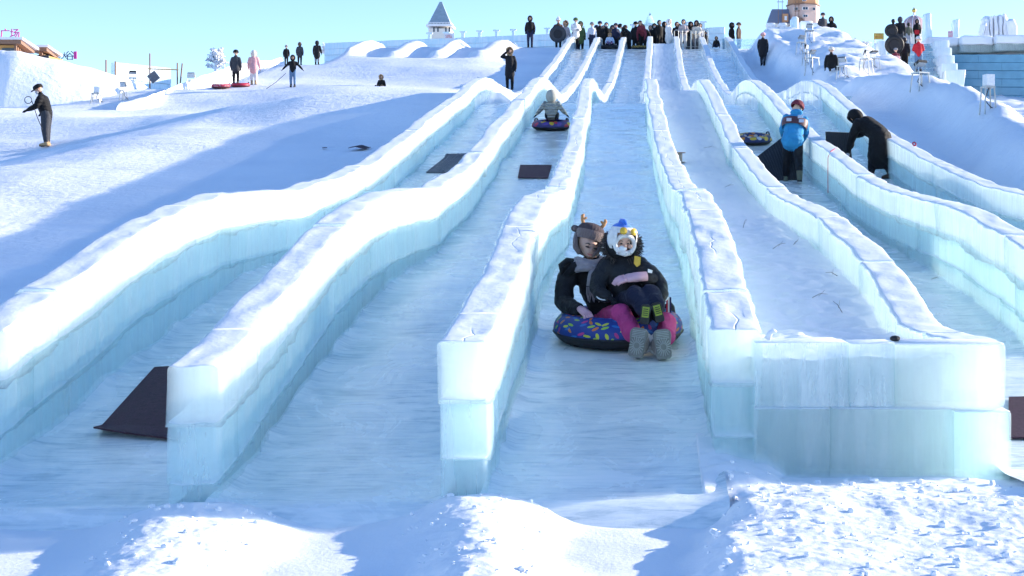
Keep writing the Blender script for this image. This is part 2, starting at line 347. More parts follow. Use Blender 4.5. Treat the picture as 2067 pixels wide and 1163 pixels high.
# foreground sheet in front of the walls, with the snow heaped against their ends
fx = np.arange(-4.6, 4.0, .013); fy = np.concatenate([np.arange(2.0, 6.4, .2), np.arange(6.4, 9.9, .013)])
FX, FY = np.meshgrid(fx, fy)
def mound(cx, w0, h, y0, y1):
    c = cx(FY) if callable(cx) else cx
    q = (FX - c) / (w0 * (1 + .35 * nz(FY * 1.7, c * 3)) * (1 + .25 * nz(FX * 2.2, FY * 2.2, 4)))
    return h * np.exp(-np.abs(q) ** 2.6) * sst(y1 + .25, y1 - .15, FY)
runout = np.interp(FY, [2, 7.0, 7.8, 8.4, 8.8, 9.9], [-1.80, -1.70, -1.675, -1.645, -1.68, -1.75])
Z = runout + .012 * fbm(FX * 1.5, FY * 1.5, 0, 3)
m1 = mound(lambda y: -2.52 + .10 * (8.6 - y), .42, .12, 6, 8.75)
m2 = mound(lambda y: -.95 + .12 * (8.6 - y), .40, .15, 6, 8.75)
rs = sst(.36, .72, FX + .12 * (8.8 - FY) + .12 * fbm(FX * 1.3, FY * 2.1, 9, 3)) * (.13 + .06 * sst(8.0, 9.1, FY))
hp = np.maximum.reduce([m1, m2, rs])
Z = Z + hp + np.clip(hp / .12, 0, 1) * (.014 * fbm(FX * 3, FY * 3, 1, 3) + .0035 * fbm(FX * 12, FY * 12, 8, 3) + .007 * np.clip(fbm(FX * 20, FY * 20, 5, 2) - .35, 0, 1) + .002 * fbm(FX * 34, FY * 34, 2, 2))
Z = np.where((FX > .36) & (FX < 1.3) & (FY > 8.3), np.maximum(Z, lane_floor(2, FY) + .025 + .02 * fbm(FX * 6, FY * 6, 3, 2) - .3 * sst(8.8, 8.3, FY) - .22 * sst(.62, 1.2, FX)), Z)
Z = np.where((FX < .36) & (FY > 8.75), np.minimum(Z, lane_floor(0, FY) - .06), Z)
Z = np.where((FX < -4.4) & (FY > 7.9), np.minimum(Z, -1.8), Z)
kind(grid('snow_foreground', FX, FY, Z, SNOWC), 'structure', 'trampled snow heaped in front of the wall ends')
fore_z = lambda X, Y: float(Z[np.argmin(abs(fy - Y)), np.argmin(abs(fx - X))])
q = MB(); rc = random.Random(11); nclod = 0
while nclod < 520:
    x, y = rc.uniform(-3.2, 3.4), rc.uniform(6.7, 9.3)
    iy, ix = int(np.argmin(abs(fy - y))), int(np.argmin(abs(fx - x)))
    if hp[iy, ix] < .05 or rc.random() < .35 * (hp[iy, ix] > .1): continue
    r_ = .006 + .022 * rc.random() ** 3; a = rc.random() * 6.28
    q.ball((x, y, Z[iy, ix] + r_ * .3), (r_ * rc.uniform(.7, 1.4), r_ * rc.uniform(.7, 1.4), r_ * rc.uniform(.5, .9)), 6, 0, Matrix.Rotation(a, 3, 'Z') @ Matrix.Rotation(rc.uniform(-.6, .6), 3, 'X')); nclod += 1
kind(q.build('snow_clods', SNOWC), 'stuff', 'loose snow clods scattered over the foreground heaps')
# ------------------------------------------------------------------ sliding lanes
dd = np.concatenate([np.arange(8.15, 20, .1), np.arange(20, 46, .25), np.arange(46, 96.2, .5)])
LBL = ['far left', 'second', 'centre', 'stair', 'second right', 'far right']
for l in range(6):
    a = wall_x(l, dd) + .10; b = wall_x(l + 1, dd) - .10
    u = np.linspace(0, 1, 15)
    X = a[:, None] + (b - a)[:, None] * u[None, :]; Y = np.repeat(dd[:, None], 15, 1)
    if l == 3:
        d3 = np.concatenate([np.arange(9.7, 22, .035), np.arange(22, 46, .15), np.arange(46, 96.2, .5)]); a = wall_x(l, d3) + .10; b = wall_x(l + 1, d3) - .10
        u = np.linspace(0, 1, 41); X = a[:, None] + (b - a)[:, None] * u[None, :]; Y = np.repeat(d3[:, None], 41, 1)
        Zl = lane_fill(Y) + .014 * fbm(X * 3, Y * 3, 3, 4) - .05 * np.clip(fbm(X * 2.6, Y * 2.6, 11, 2) - .45, 0, .5) + .022 * fbm(X * 8, Y * 8, 5, 3)
        o = grid('snow_strip', X, Y, Zl, SNOWC); kind(o, 'structure', 'trodden snow filling the gap between two ice walls')
        continue
    Zl = lane_floor(l, Y) - .14 * sst(8.6, 8.2, Y) + .006 * fbm(X * 1.3, Y * 1.3, l, 3)
    e = np.minimum(X - X[:, :1], X[:, -1:] - X); Zl = Zl + .05 * np.exp(-(e / .07) ** 2) * (.6 + .6 * nz(Y * 3, l * 5.0))
    if l >= 4:
        k = dd > 8.4; X, Y, Zl = X[k], Y[k], Zl[k]
    o = grid('ice_lane', X, Y, Zl, LANE); kind(o, 'structure', 'smooth blue ice floor of a slide lane')
# ------------------------------------------------------------------ ice walls in courses of blocks
def ring_top(wd, notch):
    r = .055; pts = [(-wd, -1.0, 0), (-wd, -.66, 0), (-wd, -.33, 0)]      # x, side position (-1 bottom .. 0 = below the corner), kind
    return pts
def course(name, root, i, d0, d1, ztop, zbot, wd, material, top=False, groove=0.0, drip=0.0, front=False):
    step = .05 if d0 < 13 else (.09 if d0 < 20 else (.2 if d0 < 46 else .4))
    g = .002
    d = np.linspace(d0 + g, d1 - g, max(3, int((d1 - d0) / step) + 1))
    if front: d = np.concatenate([[d[0]], [d[0] + .012, d[0] + .035], d[d > d[0] + .05]])
    jr = random.Random(int(d0 * 97) + i * 31); n = len(d); cx = wall_x(i, d) + (jr.uniform(-.012, .012) if not front else 0); base = wall_top(i, d) + (jr.uniform(-.018, .014) if top and not front else 0)
    zt = base + ztop; zb = base + zbot + (drip * (-.35 + .65 * nz(d * 2.3, i * 9.1, 2) + .3 * nz(d * 8, i * 2.1)) if drip else 0)
    r = .038 if top else .010
    prof = []                                   # (side x factor, x inset, z ref: 0 bottom 1 top, z inset)
    for f in (0, .2, .4, .6, .8): prof.append((-1, 0, f, 0))
    for a in (0, 22, 45, 68, 90): prof.append((-1, r - r * math.cos(R(a)), 1, r - r * math.sin(R(a))))
    mids = [(-.5, 0), (-.12, 0), (-.035, 0), (0, groove), (.035, 0), (.12, 0), (.5, 0)] if groove else [(-.5, 0), (0, 0), (.5, 0)]
    prof2 = [(-p[0], p[1], p[2], p[3]) for p in reversed(prof)]
    V = []
    jx = .05 * nz(d * 3.1, i * 4.4) + .03 * nz(d * 11, i * 1.4)
    gm = np.clip(1.6 * nz(d * 1.7, i * 6.3) + .35, 0, 1)
    cols = []
    for (sx, ins, f, zi) in prof: cols.append((cx - wd + ins, zb + (zt - r - zb) * f if f < 1 else zt - zi, -1))
    for (mx, gd) in mids:
        xx = cx + mx * wd * (1 if abs(mx) > .2 else .6) + (jx if groove and abs(mx) < .2 else 0)
        cols.append((xx, zt - gd * gm + .012 * nz(xx * 6, d * 5, i), 0))
    for (sx, ins, f, zi) in prof2: cols.append((cx + wd - ins, zb + (zt - r - zb) * f if f < 1 else zt - zi, 1))
    m = len(cols); A = np.zeros((n, m, 3))
    for j, (x, z, s) in enumerate(cols):
        o = 0
        if s:
            o = s * (.016 * nz(d * 1.6, z * 2.5, i * 3 + s) + .015 * nz(d * 11, z * 1.3, i * 5 + s) + .007 * nz(d * 27, z * 2.5, i))
            o = o * np.clip((zt - z) / .05 + .3, 0, 1)
        A[:, j, 0] = x + o; A[:, j, 1] = d; A[:, j, 2] = z
    if front:
        c = A.mean(1, keepdims=True)
        A[0] = c[0] + (A[0] - c[0]) * np.array([.86, 1, .93]); A[1] = c[1] + (A[1] - c[1]) * np.array([.965, 1, .985])
    A = A - np.array(root.location)
    k = np.arange(n - 1)[:, None] * m + np.arange(m - 1)[None, :]
    Fc = np.stack([k, k + 1, k + m + 1, k + m], -1).reshape(-1, 4).tolist()
    Fc += [[a * m + m - 1, a * m, (a + 1) * m, (a + 1) * m + m - 1] for a in range(n - 1)]
    Fc += [list(range(m - 1, -1, -1)), list(range((n - 1) * m, n * m))]
    return mesh(name, A.reshape(-1, 3), Fc, material, root, smooth=True)
WLAB = ['long wavy ice slide wall running out of the left edge, beside the blue-shaded snow slope',
        'ice slide wall with a three-course square end, dark mat leaning beside its foot',
        'cracked-top ice slide wall ending in a square pillar, left of the woman and child on the tube',
        'cracked-top ice slide wall right of the woman and child, joining the low clear block wall',
        'ice slide wall between the snow strip and the lane of the blue-jacketed worker',
        'ice slide wall with a red cord over it, between the two workers',
        'rightmost ice slide wall, behind the worker bending in black']
WALLS = []
for i in range(7):
    s0 = START[i]
    root = thing('ice_slide_wall', WLAB[i], 'ice wall', (float(wall_x(i, s0)), s0, float(wall_top(i, s0)) - 1.2), group='parallel walls of the ice slides')
    WALLS.append(root)
    cut0 = max(s0, [9.5, 8.6, 8.6, 9.4, 9.7, 14.0, 19.0][i])
    def cuts(off):
        c = [cut0]; dcur = cut0 + off
        while dcur < 95.6:
            c.append(dcur); dcur += (3.1 if off > .8 and off < 1 else 4.7) if dcur < 16 else (6.0 if dcur < 30 else (9.0 if dcur < 46 else 15.0))
        c.append(96.0); return c
    gr = [0, 0, .012, .012, 0, 0, 0][i]
    th = [.155, .155, .157, .166, .165, .16, .16][i]
    ct = [.36, .36, .37, .37, .37, .37, .37][i]; cm = .70
    for off, z0, z1, wd, mt, tp, dr in ((.9, 0, -ct, th, ICE_TOP, True, .05), (.5, -ct + .03, -cm, th - .012, ICE_LOW, False, .03), (1.1, -cm + .02, -1.3, th - .022, ICE_LOW, False, 0)):
        c = cuts(off)
        for q in range(len(c) - 1):
            if c[q + 1] - c[q] < .05: continue
            if z0 < -.6 and c[q] > 30: continue
            zz1 = z1 if (z0 < -.6 or c[q] < 30 or z0 == 0) else -1.1
            first = q == 0 and i in (1, 2, 3)
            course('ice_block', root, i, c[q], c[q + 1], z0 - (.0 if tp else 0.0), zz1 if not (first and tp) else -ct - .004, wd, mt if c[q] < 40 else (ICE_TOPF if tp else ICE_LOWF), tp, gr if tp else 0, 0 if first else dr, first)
# ------------------------------------------------------------------ clear block wall closing the snow strip
CLEAR = ice_mat('clear_ice', (.62, .74, .78), (.85, .92, .93), .8, (.04, .45), .12, 4.0, (.93, .98, .985))
def rbox(name, x0, x1, y0, y1, z0, z1, m, parent=None, r=.02, noise=.006, seg=2, cut=0, lean=0.0):
    bm = bmesh.new(); bmesh.ops.create_cube(bm, size=1.0)
    for v in bm.verts: v.co = Vector((x0 + (v.co.x + .5) * (x1 - x0), y0 + (v.co.y + .5) * (y1 - y0), z0 + (v.co.z + .5) * (z1 - z0)))
    if r: bmesh.ops.bevel(bm, geom=bm.edges[:], offset=r, segments=seg, affect='EDGES', profile=.5)
    if cut: bmesh.ops.subdivide_edges(bm, edges=[e for e in bm.edges if e.calc_length() > .15], cuts=cut, use_grid_fill=True)
    co = np.array([v.co for v in bm.verts])
    if noise:
        for k in range(3):
            co[:, k] += noise * nz(co[:, 0] * 5 + 9 * k, co[:, 1] * 5, co[:, 2] * 5)
    if lean: co[:, 0] += lean * (co[:, 2] - z0)
    o = Vector(parent.location) if parent is not None else Vector((0, 0, 0))
    for v, c in zip(bm.verts, co): v.co = Vector(c) - o
    me = bpy.data.meshes.new(name); bm.to_mesh(me); bm.free(); me.materials.append(m)
    me.polygons.foreach_set('use_smooth', np.ones(len(me.polygons), bool)); me.update()
    return link(bpy.data.objects.new(name, me), parent)
cw = thing('ice_block_wall', 'low wall of clear ice blocks closing the snow strip, at lower right', 'ice wall', (1.55, 9.55, -1.6))
def cx_(px, d=9.4): return (px - CX) * d / F
for (a, b, z0, z1, m, ro) in ((1524, 1714, -1.09, -.675, CLEAR, .012), (1716, 1806, -1.09, -.68, CLEAR, .012), (1808, 2032, -1.10, -.675, ICE_TOP, .04),
                          (1522, 1676, -1.75, -1.094, ICE_TOP, .012), (1678, 1925, -1.75, -1.094, ICE_TOP, .012), (1927, 2043, -1.75, -1.104, ICE_LOW, .03)):
    rbox('ice_block', cx_(a), cx_(b), 9.40 if z1 > -1 else 9.39, 9.73, z0, z1, m, cw, ro, .006, 2, 1)
o = rbox('snow_core', .75, 2.0, 9.80, 10.2, -1.7, float(lane_fill(9.9)) - .02, SNOWC, None, .03, .02, 2, 2); kind(o, 'structure', 'packed snow behind the clear block wall')
# ------------------------------------------------------------------ ice wall behind the top platform
def block_wall(name, label, A, B, d_z, ztops, ch, n_c, bl, thick, m, cat='ice wall', inset=.02, group=None):
    A, B = Vector(A), Vector(B); D = B - A; Ln = D.length; u = D.normalized(); nrm = Vector((u.y, -u.x, 0))
    if nrm.y > 0: nrm = -nrm
    root = thing(name, label, cat, A.lerp(B, .5), group=group)
    for c in range(n_c):
        x = -(bl * .5 if c % 2 else 0)
        while x < Ln - .01:
            a0, a1 = max(0, x), min(Ln, x + bl); x += bl
            if a1 - a0 < .05: continue
            V = []
            off = nrm * (inset * (c % 2) + .012 * random.random())
            for q in (a0 + .004, a1 - .004):
                p = A + u * q; f = q / Ln; zt = ztops[0] + (ztops[1] - ztops[0]) * f - c * ch
                for (o, z) in ((0, zt - ch + .006), (0, zt - .03), (.025, zt - .004), (thick - .025, zt - .004), (thick, zt - .03), (thick, zt - ch + .006)):
                    V.append(Vector((p.x, p.y, 0)) - nrm * o + off + Vector((0, 0, z)) - root.location)
            Fc = [(j, j + 1, j + 7, j + 6) for j in range(5)] + [(5, 0, 6, 11), (5, 4, 3, 2, 1, 0), (6, 7, 8, 9, 10, 11)]
            mesh('ice_block', V, Fc, m, root)
    return root
wl = block_wall('ice_parapet', 'long pale ice block wall with stub posts behind the top platform', P(655, 0, 104), P(1462, 0, 99.5), 0, (13.45, 13.95), .43, 5, 2.2, .5, ICE_FAR)
PD = bpy.data.meshes.new('ice_post'); q = MB(); q.box((0, 0, .18), (.10, .1, .18)); q.box((0, 0, .41), (.22, .13, .05)); PD.from_pydata(q.V, [], q.F); PD.materials.append(ICE_FAR)
Aw, Bw = P(655, 0, 104), P(1462, 0, 99.5)
for k in range(17):
    f = .27 + k * .0425
    p = Aw.lerp(Bw, f); share('ice_post', PD, wl, Vector((p.x, p.y + .25, 13.45 + .5 * f)) - wl.location)
# clear low wall and castle walls at the right of the platform
lw = block_wall('ice_rail_wall', 'low see-through ice wall with two people standing behind it', P(1458, 0, 93.6), P(1602, 0, 93.2), 0, (12.38, 12.3), .4, 2, 1.5, .25, ICE_LOW)
cwl = thing('ice_castle_wall', 'white ice castle wall with square merlons and a tall pillar, below the orange-roofed building', 'ice wall', P(1600, 100, 100))
def cbox(px0, px1, py0, py1, d, th, m, parent, nm='ice_block', r=.05):
    a, b = P(px0, py1, d), P(px1, py0, d); return rbox(nm, a.x, b.x, d, d + th, a.z, b.z, m, parent, r, .015, 1)
for (a, b, t, e) in ((1547, 1565, 46, 54), (1572, 1588, 46, 54), (1547, 1572, 54.2, 70), (1572.2, 1597.8, 54.2, 70), (1547, 1597.8, 70.2, 112), (1616, 1640, 42, 62), (1640.2, 1656, 46, 62), (1616, 1656, 62.2, 84), (1612.5, 1650, 84.2, 112)):
    cbox(a, b, t, e, 100, .9, SNOWC if t < 60 else ICE_FAR, cwl)
cbox(1598, 1612, 33, 112, 98.6, 1.2, ICE_FAR, cwl, 'ice_pillar', .1)
# ------------------------------------------------------------------ lettering and signs
def text_mesh(body, size, name, m, parent=None, loc=(0, 0, 0), rot=(R(90), 0, 0), ext=.0):
    c = bpy.data.curves.new(name, 'FONT'); c.body = body; c.size = size; c.extrude = ext; c.align_x = 'CENTER'
    o = bpy.data.objects.new(name, c); COL.objects.link(o)
    me = bpy.data.meshes.new_from_object(o.evaluated_get(bpy.context.evaluated_depsgraph_get()))
    bpy.data.objects.remove(o); me.materials.append(m) if not me.materials else None
    me.materials.clear(); me.materials.append(m)
    o = link(bpy.data.objects.new(name, me), parent, loc); o.rotation_euler = rot; return o
MAG = mat('magenta_letters', (.62, .05, .28), .5); RED = mat('red_sign', (.68, .03, .03), .45); WHT = mat('white_paint', (.8, .8, .8), .5)
YEL = mat('yellow_sign', (.62, .48, .10), .5); DK = mat('dark_letters', (.03, .05, .1), .5); PNK = mat('pink_sign', (.75, .35, .4), .5)
STEEL = mat('galvanised_steel', (.40, .41, .40), .35, .6, .05); BLK = mat('black_rubber', (.015, .015, .017), .55); GREY = mat('grey_mat', (.13, .14, .16), .7)
def sign(nm, label, px0, px1, py0, py1, d, m, mtext, rows, posts=False, ydir=0):
    a, b = P(px0, py1, d), P(px1, py0, d); c = (a + b) / 2; h = (b - a) / 2
    r = thing(nm, label, 'sign', (c.x, d, a.z))
    q = MB(); q.box((0, 0, h.z), (h.x, .02, h.z)); q.build('board', m, r)
    for (fy, x0, x1, hh) in rows:                # print too small to read: rows of short strokes
        q = MB(); x = x0
        while x < x1:
            w_ = .5 * hh * h.z * (.7 + .8 * random.random()); xx = x * h.x
            q.box((xx, -.026, h.z * (1 + fy)), (w_ * .8, .002, hh * h.z * .5)); q.box((xx, -.0262, h.z * (1 + fy + hh * .45)), (w_ * 1.15, .002, hh * h.z * .12)); x += 3.2 * w_ / h.x
        q.build('print', mtext, r)['kind'] = 'stuff'
    if posts:
        for s in (-.9, .9):
            q = MB(); q.tube([(s * h.x, .03, -posts), (s * h.x, .03, 2 * h.z)], .03, 6); q.build('post', STEEL, r)
    return r
sign('notice_board', 'white notice with red print on the ice wall below the grey spire', 897, 917, 67, 80, 101.6, WHT, RED, [(.35, -.7, .5, .22), (0, -.6, .4, .2), (-.35, -.7, .5, .22)])
sign('warning_sign', 'small red sign on the white ice castle wall', 1556, 1578, 63.5, 75.5, 98.4, RED, YEL, [(-.2, -.4, .4, .3), (-.7, -.8, .8, .18)])
sign('warning_sign', 'yellow sign with red print beside the ice stairs', 1764, 1784, 67, 80, 86.5, YEL, RED, [(.4, -.5, .5, .25), (-.1, -.8, .8, .2), (-.5, -.8, .8, .2)], 1.6)
sign('warning_sign', 'pale pink sign by the ice pillar on the right wall', 1914, 1923, 63, 75, 88.0, PNK, WHT, [(.2, -.6, .6, .25), (-.3, -.6, .6, .25)], .4)
sg = on_ground(116, 203, 46); d = sg.y
s_ = sign('warning_sign', 'tilted red sign with white print behind the man in the black cap', 106, 127, 178, 201, d + 1.5, RED, WHT, [(.45, -.6, .6, .3), (-.25, -.6, .6, .22), (-.6, -.6, .6, .15)], .9)
s_.rotation_euler = (0, R(8), 0)
# ------------------------------------------------------------------ far buildings
SLATE = mat('slate_roof', (.28, .36, .42), .6, vs=3, bump=.3, bs=14); CREAM = mat('cream_wall', (.72, .68, .60), .8); ORANGE = mat('orange_brick', (.55, .28, .14), .8, vs=6)
ROOFD = mat('dark_mansard', (.16, .19, .27), .6); GLASSD = mat('dark_window', (.05, .07, .09), .15); WOOD = mat('golden_wood', (.58, .33, .11), .6, vs=5, bump=.4, bs=12); BROWN = mat('brown_roof', (.26, .15, .10), .7)
PINKW = mat('pink_plaster', (.62, .45, .38), .8); GOLD = mat('gold_leaf', (.75, .5, .12), .3, .8); ROSE = mat('rose_dome', (.50, .33, .34), .5)
d = 190.; c = P(890, 67, d)
tw = thing('spire_tower', 'grey pyramid-roofed tower with white arched windows above the ice wall', 'building', (c.x, d, 12))
u = d / F
H0 = c.z - 12
q = MB(); q.box((0, 0, H0 / 2 + .2), (22 * u, 22 * u, H0 / 2 + .2)); q.build('wall', CREAM, tw)
q = MB(); q.box((0, 0, H0 + 12.5 * u), (26.5 * u, 26.5 * u, 1.6 * u)); q.box((0, 0, H0 + 16.5 * u), (23 * u, 23 * u, 2.4 * u)); q.build('cornice', WHT, tw)
for k in range(14):
    q = MB(); q.box(((-19.5 + 3 * k) * u, -23.1 * u, H0 + 16.6 * u), (.7 * u, .15 * u, .9 * u)); q.build('dentil', GLASSD, tw)
q = MB(); q.box((0, 0, H0 + 41 * u), (21 * u, 21 * u, 22.0 * u), taper=.11); q.build('roof', SLATE, tw)
for x in (-11, -3, 13, 20):
    q = MB(); q.box((x * u, -22.05 * u, H0 + 3.5 * u), (1.5 * u, .2 * u, 4.0 * u)); q.tube([(x * u, -22.25 * u, H0 + 7.5 * u), (x * u, -21.85 * u, H0 + 7.5 * u)], 1.5 * u, 10); q.build('window', GLASSD, tw)
d = 135.; u = d / F; c = P(1312, 75, d)
it = thing('ice_tower', 'small pale blue ice tower with a pointed top rising behind the crowd', 'ice tower', (c.x, d, 11.6))
H0 = c.z - 11.6
q = MB(); q.box((0, 0, H0 / 2 + 10 * u), (12 * u, 12 * u, H0 / 2 + 10 * u)); q.build('shaft', ICE_FAR, it)
q = MB(); q.box((0, 0, H0 + 32 * u), (13.5 * u, 13.5 * u, 12 * u), taper=.25); q.build('roof', ICE_LOW, it)
q = MB(); q.box((0, 0, H0 + 45.5 * u), (2 * u, 2 * u, 1.5 * u)); q.tube([(0, 0, H0 + 47 * u), (0, 0, H0 + 53 * u)], [.5 * u, .2 * u], 6); q.build('finial', SLATE, it)
d = 240.; u = d / F; c = P(1612, 75, d)
bd = thing('castle_building', 'round cream and orange castle building wrapped in scaffolding behind the ice pillar', 'building', (c.x, d, 12))
H0 = c.z - 12
def oct(bm_, r0, r1, z0, z1, cx=0.0, cy=0.0, mi=0): bm_.lathe([(r0, z0), (r1, z1)], (cx, cy, 0), 8, mi); bm_.add([(cx + r1 * math.cos(2 * math.pi * j / 8), cy + r1 * math.sin(2 * math.pi * j / 8), z1) for j in range(8)], [tuple(range(8))], mi)
q = MB(); oct(q, 33 * u, 33 * u, -1, H0 + 62 * u, 9 * u); q.build('wall', PINKW, bd)
q = MB(); oct(q, 35 * u, 35 * u, H0 + 62 * u, H0 + 64 * u, 9 * u); q.build('cornice', BROWN, bd)
q = MB(); oct(q, 32 * u, 29 * u, H0 + 64 * u, H0 + 100 * u, 9 * u); q.build('roof', ORANGE, bd)
for (x, z, w_, h_, a) in ((10, 53, 6, 3, 0), (10, 38, 5, 2.5, 0), (-8, 53, 4, 3, 0), (28, 53, 3, 3, 0), (8, 72, 4, 4.5, 0)):
    rr = math.sqrt(max(1, (31.0 if z < 60 else 31.5) ** 2 - (x - 9) ** 2)) * 1.0 + 1.0
    f = q = MB(); q.box((x * u, -rr * u, H0 + z * u), (w_ * u, .8 * u, h_ * u)); fo = q.build('window', WHT, bd)
    for k in (-.5, .5):
        q = MB(); q.box(((x + k * w_ * .85) * u, -(rr + .9) * u, H0 + z * u), (w_ * .36 * u, .3 * u, h_ * .8 * u)); q.build('pane', GLASSD, fo)
q = MB(); q.box((-37 * u, 5 * u, H0 / 2 + 12 * u), (27 * u, 22 * u, H0 / 2 + 13 * u)); q.build('wall', CREAM, bd)
q = MB(); q.box((-37 * u, 5 * u, H0 + 40 * u), (28 * u, 23 * u, 15 * u), taper=.62); q.build('roof', ROOFD, bd)
q = MB(); q.box((-29 * u, -17 * u, H0 + 36 * u), (6 * u, 5 * u, 8 * u)); dm = q.build('dormer', ORANGE, bd); q = MB(); q.box((-28 * u, -22.2 * u, H0 + 35 * u), (2.6 * u, .3 * u, 4 * u)); q.build('pane', WHT, dm)
for x in (-44, -36, -10, -3):                    # scaffolding poles
    q = MB(); q.tube([(x * u, -32 * u, 0), (x * u, -32 * u, H0 + (92 if x < -30 else 100) * u)], .55 * u, 5); q.build('scaffold_pole', BROWN, bd)
for z in (36, 48, 60, 72, 84): q = MB(); q.box((-6.5 * u, -32.6 * u, H0 + z * u), (6 * u, .5 * u, .7 * u)); q.build('scaffold_board', BROWN, bd)
for z in (66, 78, 88): q = MB(); q.box((-40 * u, -32.6 * u, H0 + z * u), (7 * u, .5 * u, .8 * u)); q.build('scaffold_board', STEEL, bd)
q = MB(); q.box((-4 * u, -34 * u, H0 + 26 * u), (20 * u, 3 * u, 8 * u), taper=.35); q.build('porch_roof', BROWN, bd)
d = 165.; u = d / F; c = P(1845, 75, d)
dm = thing('domed_turret', 'ribbed rose dome with a golden finial behind the people on the stairs', 'building', (c.x, d, 11.6))
H0 = c.z - 11.6
q = MB(); q.lathe([(22 * u, 0), (22 * u, H0 + 14 * u)], n=20); q.build('wall', GOLD if False else CREAM, dm)
q = MB(); q.lathe([(23 * u, H0 + 14 * u), (24 * u, H0 + 20 * u), (22 * u, H0 + 28 * u), (17 * u, H0 + 36 * u), (9 * u, H0 + 41.5 * u), (2.4 * u, H0 + 43 * u)], n=24); q.build('dome', ROSE, dm, smooth=True)
for k in range(10):
    a = 2 * math.pi * k / 10; ca, sa = math.cos(a), math.sin(a)
    q = MB(); q.tube([(r_ * ca * u * 1.015, r_ * sa * u * 1.015, H0 + z_ * u) for (r_, z_) in ((23, 14), (24, 20), (22, 28), (17, 36), (9, 41.5), (3, 43.2))], .7 * u, 5); q.build('rib', WHT, dm)
q = MB(); q.lathe([(2.2 * u, H0 + 43 * u), (2.2 * u, H0 + 49 * u)], n=10); q.build('lantern', WHT, dm)
q = MB(); q.lathe([(1 * u, H0 + 49 * u), (4.8 * u, H0 + 52.5 * u), (4.2 * u, H0 + 55 * u), (1.2 * u, H0 + 58.5 * u), (.3 * u, H0 + 62 * u)], n=14); q.build('finial', GOLD, dm, smooth=True)
# wooden houses and roof letters far left
d = 120.; u = d / F; zb = 8.0
def pavilion(label, px0, px1, pxr, pytop, pybot, d, skew):
    a, b, e = P(px0, pytop, d), P(px1, pytop, d), P(pxr, pytop, d + 6)
    r = thing('wooden_house', label, 'building', (a.x, d, zb))
    L_ = b.x - a.x; W_ = (e.x - b.x); zt = a.z - zb
    dep = 6.0
    def slab(z0, z1, o, m, nm):
        V = [(-o, -o, z0), (L_ + o, -o, z0), (L_ + W_ + o * 1.5, dep + o, z0 - skew * .0), (-o, dep + o, z0), (-o, -o, z1), (L_ + o, -o, z1), (L_ + W_ + o * 1.5, dep + o, z1), (-o, dep + o, z1)]
        return mesh(nm, V, [(3, 2, 1, 0), (4, 5, 6, 7), (0, 1, 5, 4), (1, 2, 6, 5), (2, 3, 7, 6), (3, 0, 4, 7)], m, r)
    slab(0, zt - .55, -.35, WOOD, 'wall'); slab(zt - .5, zt - .2, .3, BROWN, 'eaves'); slab(zt - .19, zt, .5, SNOWC, 'roof')
    for k in range(6):
        f = (k + .5) / 6; x = L_ - .35 + (W_ + .1) * f; y = (dep) * f + .1
        q = MB(); q.box((x + .1, y - .3, zt - 1.2), (.09, .09, .75)); q.build('bracket', BROWN, r)
    n = max(2, int(L_ / 1.6))
    for k in range(n):
        q = MB(); q.box(((k + .5) * L_ / n, .28, zt - 1.5), (.5, .05, .7)); q.build('window', GLASSD, r)
    return r
pavilion('larger wooden house with a flat eaved roof under the magenta letters', -60, 38, 56, 76.5, 100, 120., 0)
pavilion('smaller wooden house beside it, right of the magenta letters', 67, 90, 105, 92, 108, 128., 0)
for ch, px in (('广', 10), ('场', 30)):
    p = P(px, 76, 121.5); o = text_mesh(ch, .86, 'roof_letter', MAG, None, p, ext=.04)
    q = MB(); q.tube([(-.2, -.35, -.02), (-.2, 0, -.02)], .02, 5); q.tube([(.2, -.35, -.02), (.2, 0, -.02)], .02, 5); q.build('stand', STEEL, o)
    tag(o, ('single-stroke' if px < 20 else 'many-stroked') + ' magenta roof letter on the larger wooden house', 'letter', 'roof letters on the wooden house')
d = 150.
r = thing('letter_board', 'row of dark characters with a red end panel beyond the snow bank', 'sign', P(108, 118, d))
rp = Vector(r.location)
for k, (ch, px, sz) in enumerate((('・', 110, .5), ('山', 117, .55), ('大', 130, .75), ('谷', 141, 1.0))):
    p = P(px, 116 + k * 1.2, d) - rp; text_mesh(ch, sz, 'letter', DK, r, p, ext=.03)
q = MB(); a, b = P(149, 119, d) - rp, P(155, 104, d) - rp; q.box((a + b) / 2, ((b.x - a.x) / 2, .05, (b.z - a.z) / 2)); q.build('red_panel', MAG, r)
# ------------------------------------------------------------------ left snow banks, poles, ice wall
def bank(name, label, ctrl, depth, m, seed=0):
    # ctrl: (px, py_top, py_bot, d)
    n = 60; k = np.linspace(0, len(ctrl) - 1, n); c = np.array(ctrl, float); C = np.stack([np.interp(k, np.arange(len(ctrl)), c[:, j]) for j in range(4)], -1)
    us = np.linspace(0, 1, 22); X = np.zeros((n, 22)); Y = X.copy(); Zz = X.copy()
    for i in range(n):
        px, pt, pb, d = C[i]; zt, zb_ = (HY - pt) * d / F, (HY - pb) * d / F
        for j, u_ in enumerate(us):
            s = u_ * 2
            if s < 1: y = d - .15 * depth * 0 + s * depth * .25; z = zb_ - .5 + (zt - zb_ + .5) * math.sin(s * math.pi / 2) ** .8
            else: y = d + depth * .25 + (s - 1) * depth * .75; z = zt - (s - 1) ** 2 * (zt - zb_ + .5)
            X[i, j] = (px - CX) * d / F; Y[i, j] = y; Zz[i, j] = z
    Zz += .10 * fbm(X * .6, Y * .6, seed, 4) * (np.abs(us - 0)[None, :] > .05); X += .12 * fbm(Y * .7, Zz * .9, seed + 3, 3)
    return kind(grid(name, X.T, Y.T, Zz.T, m), 'structure', label)
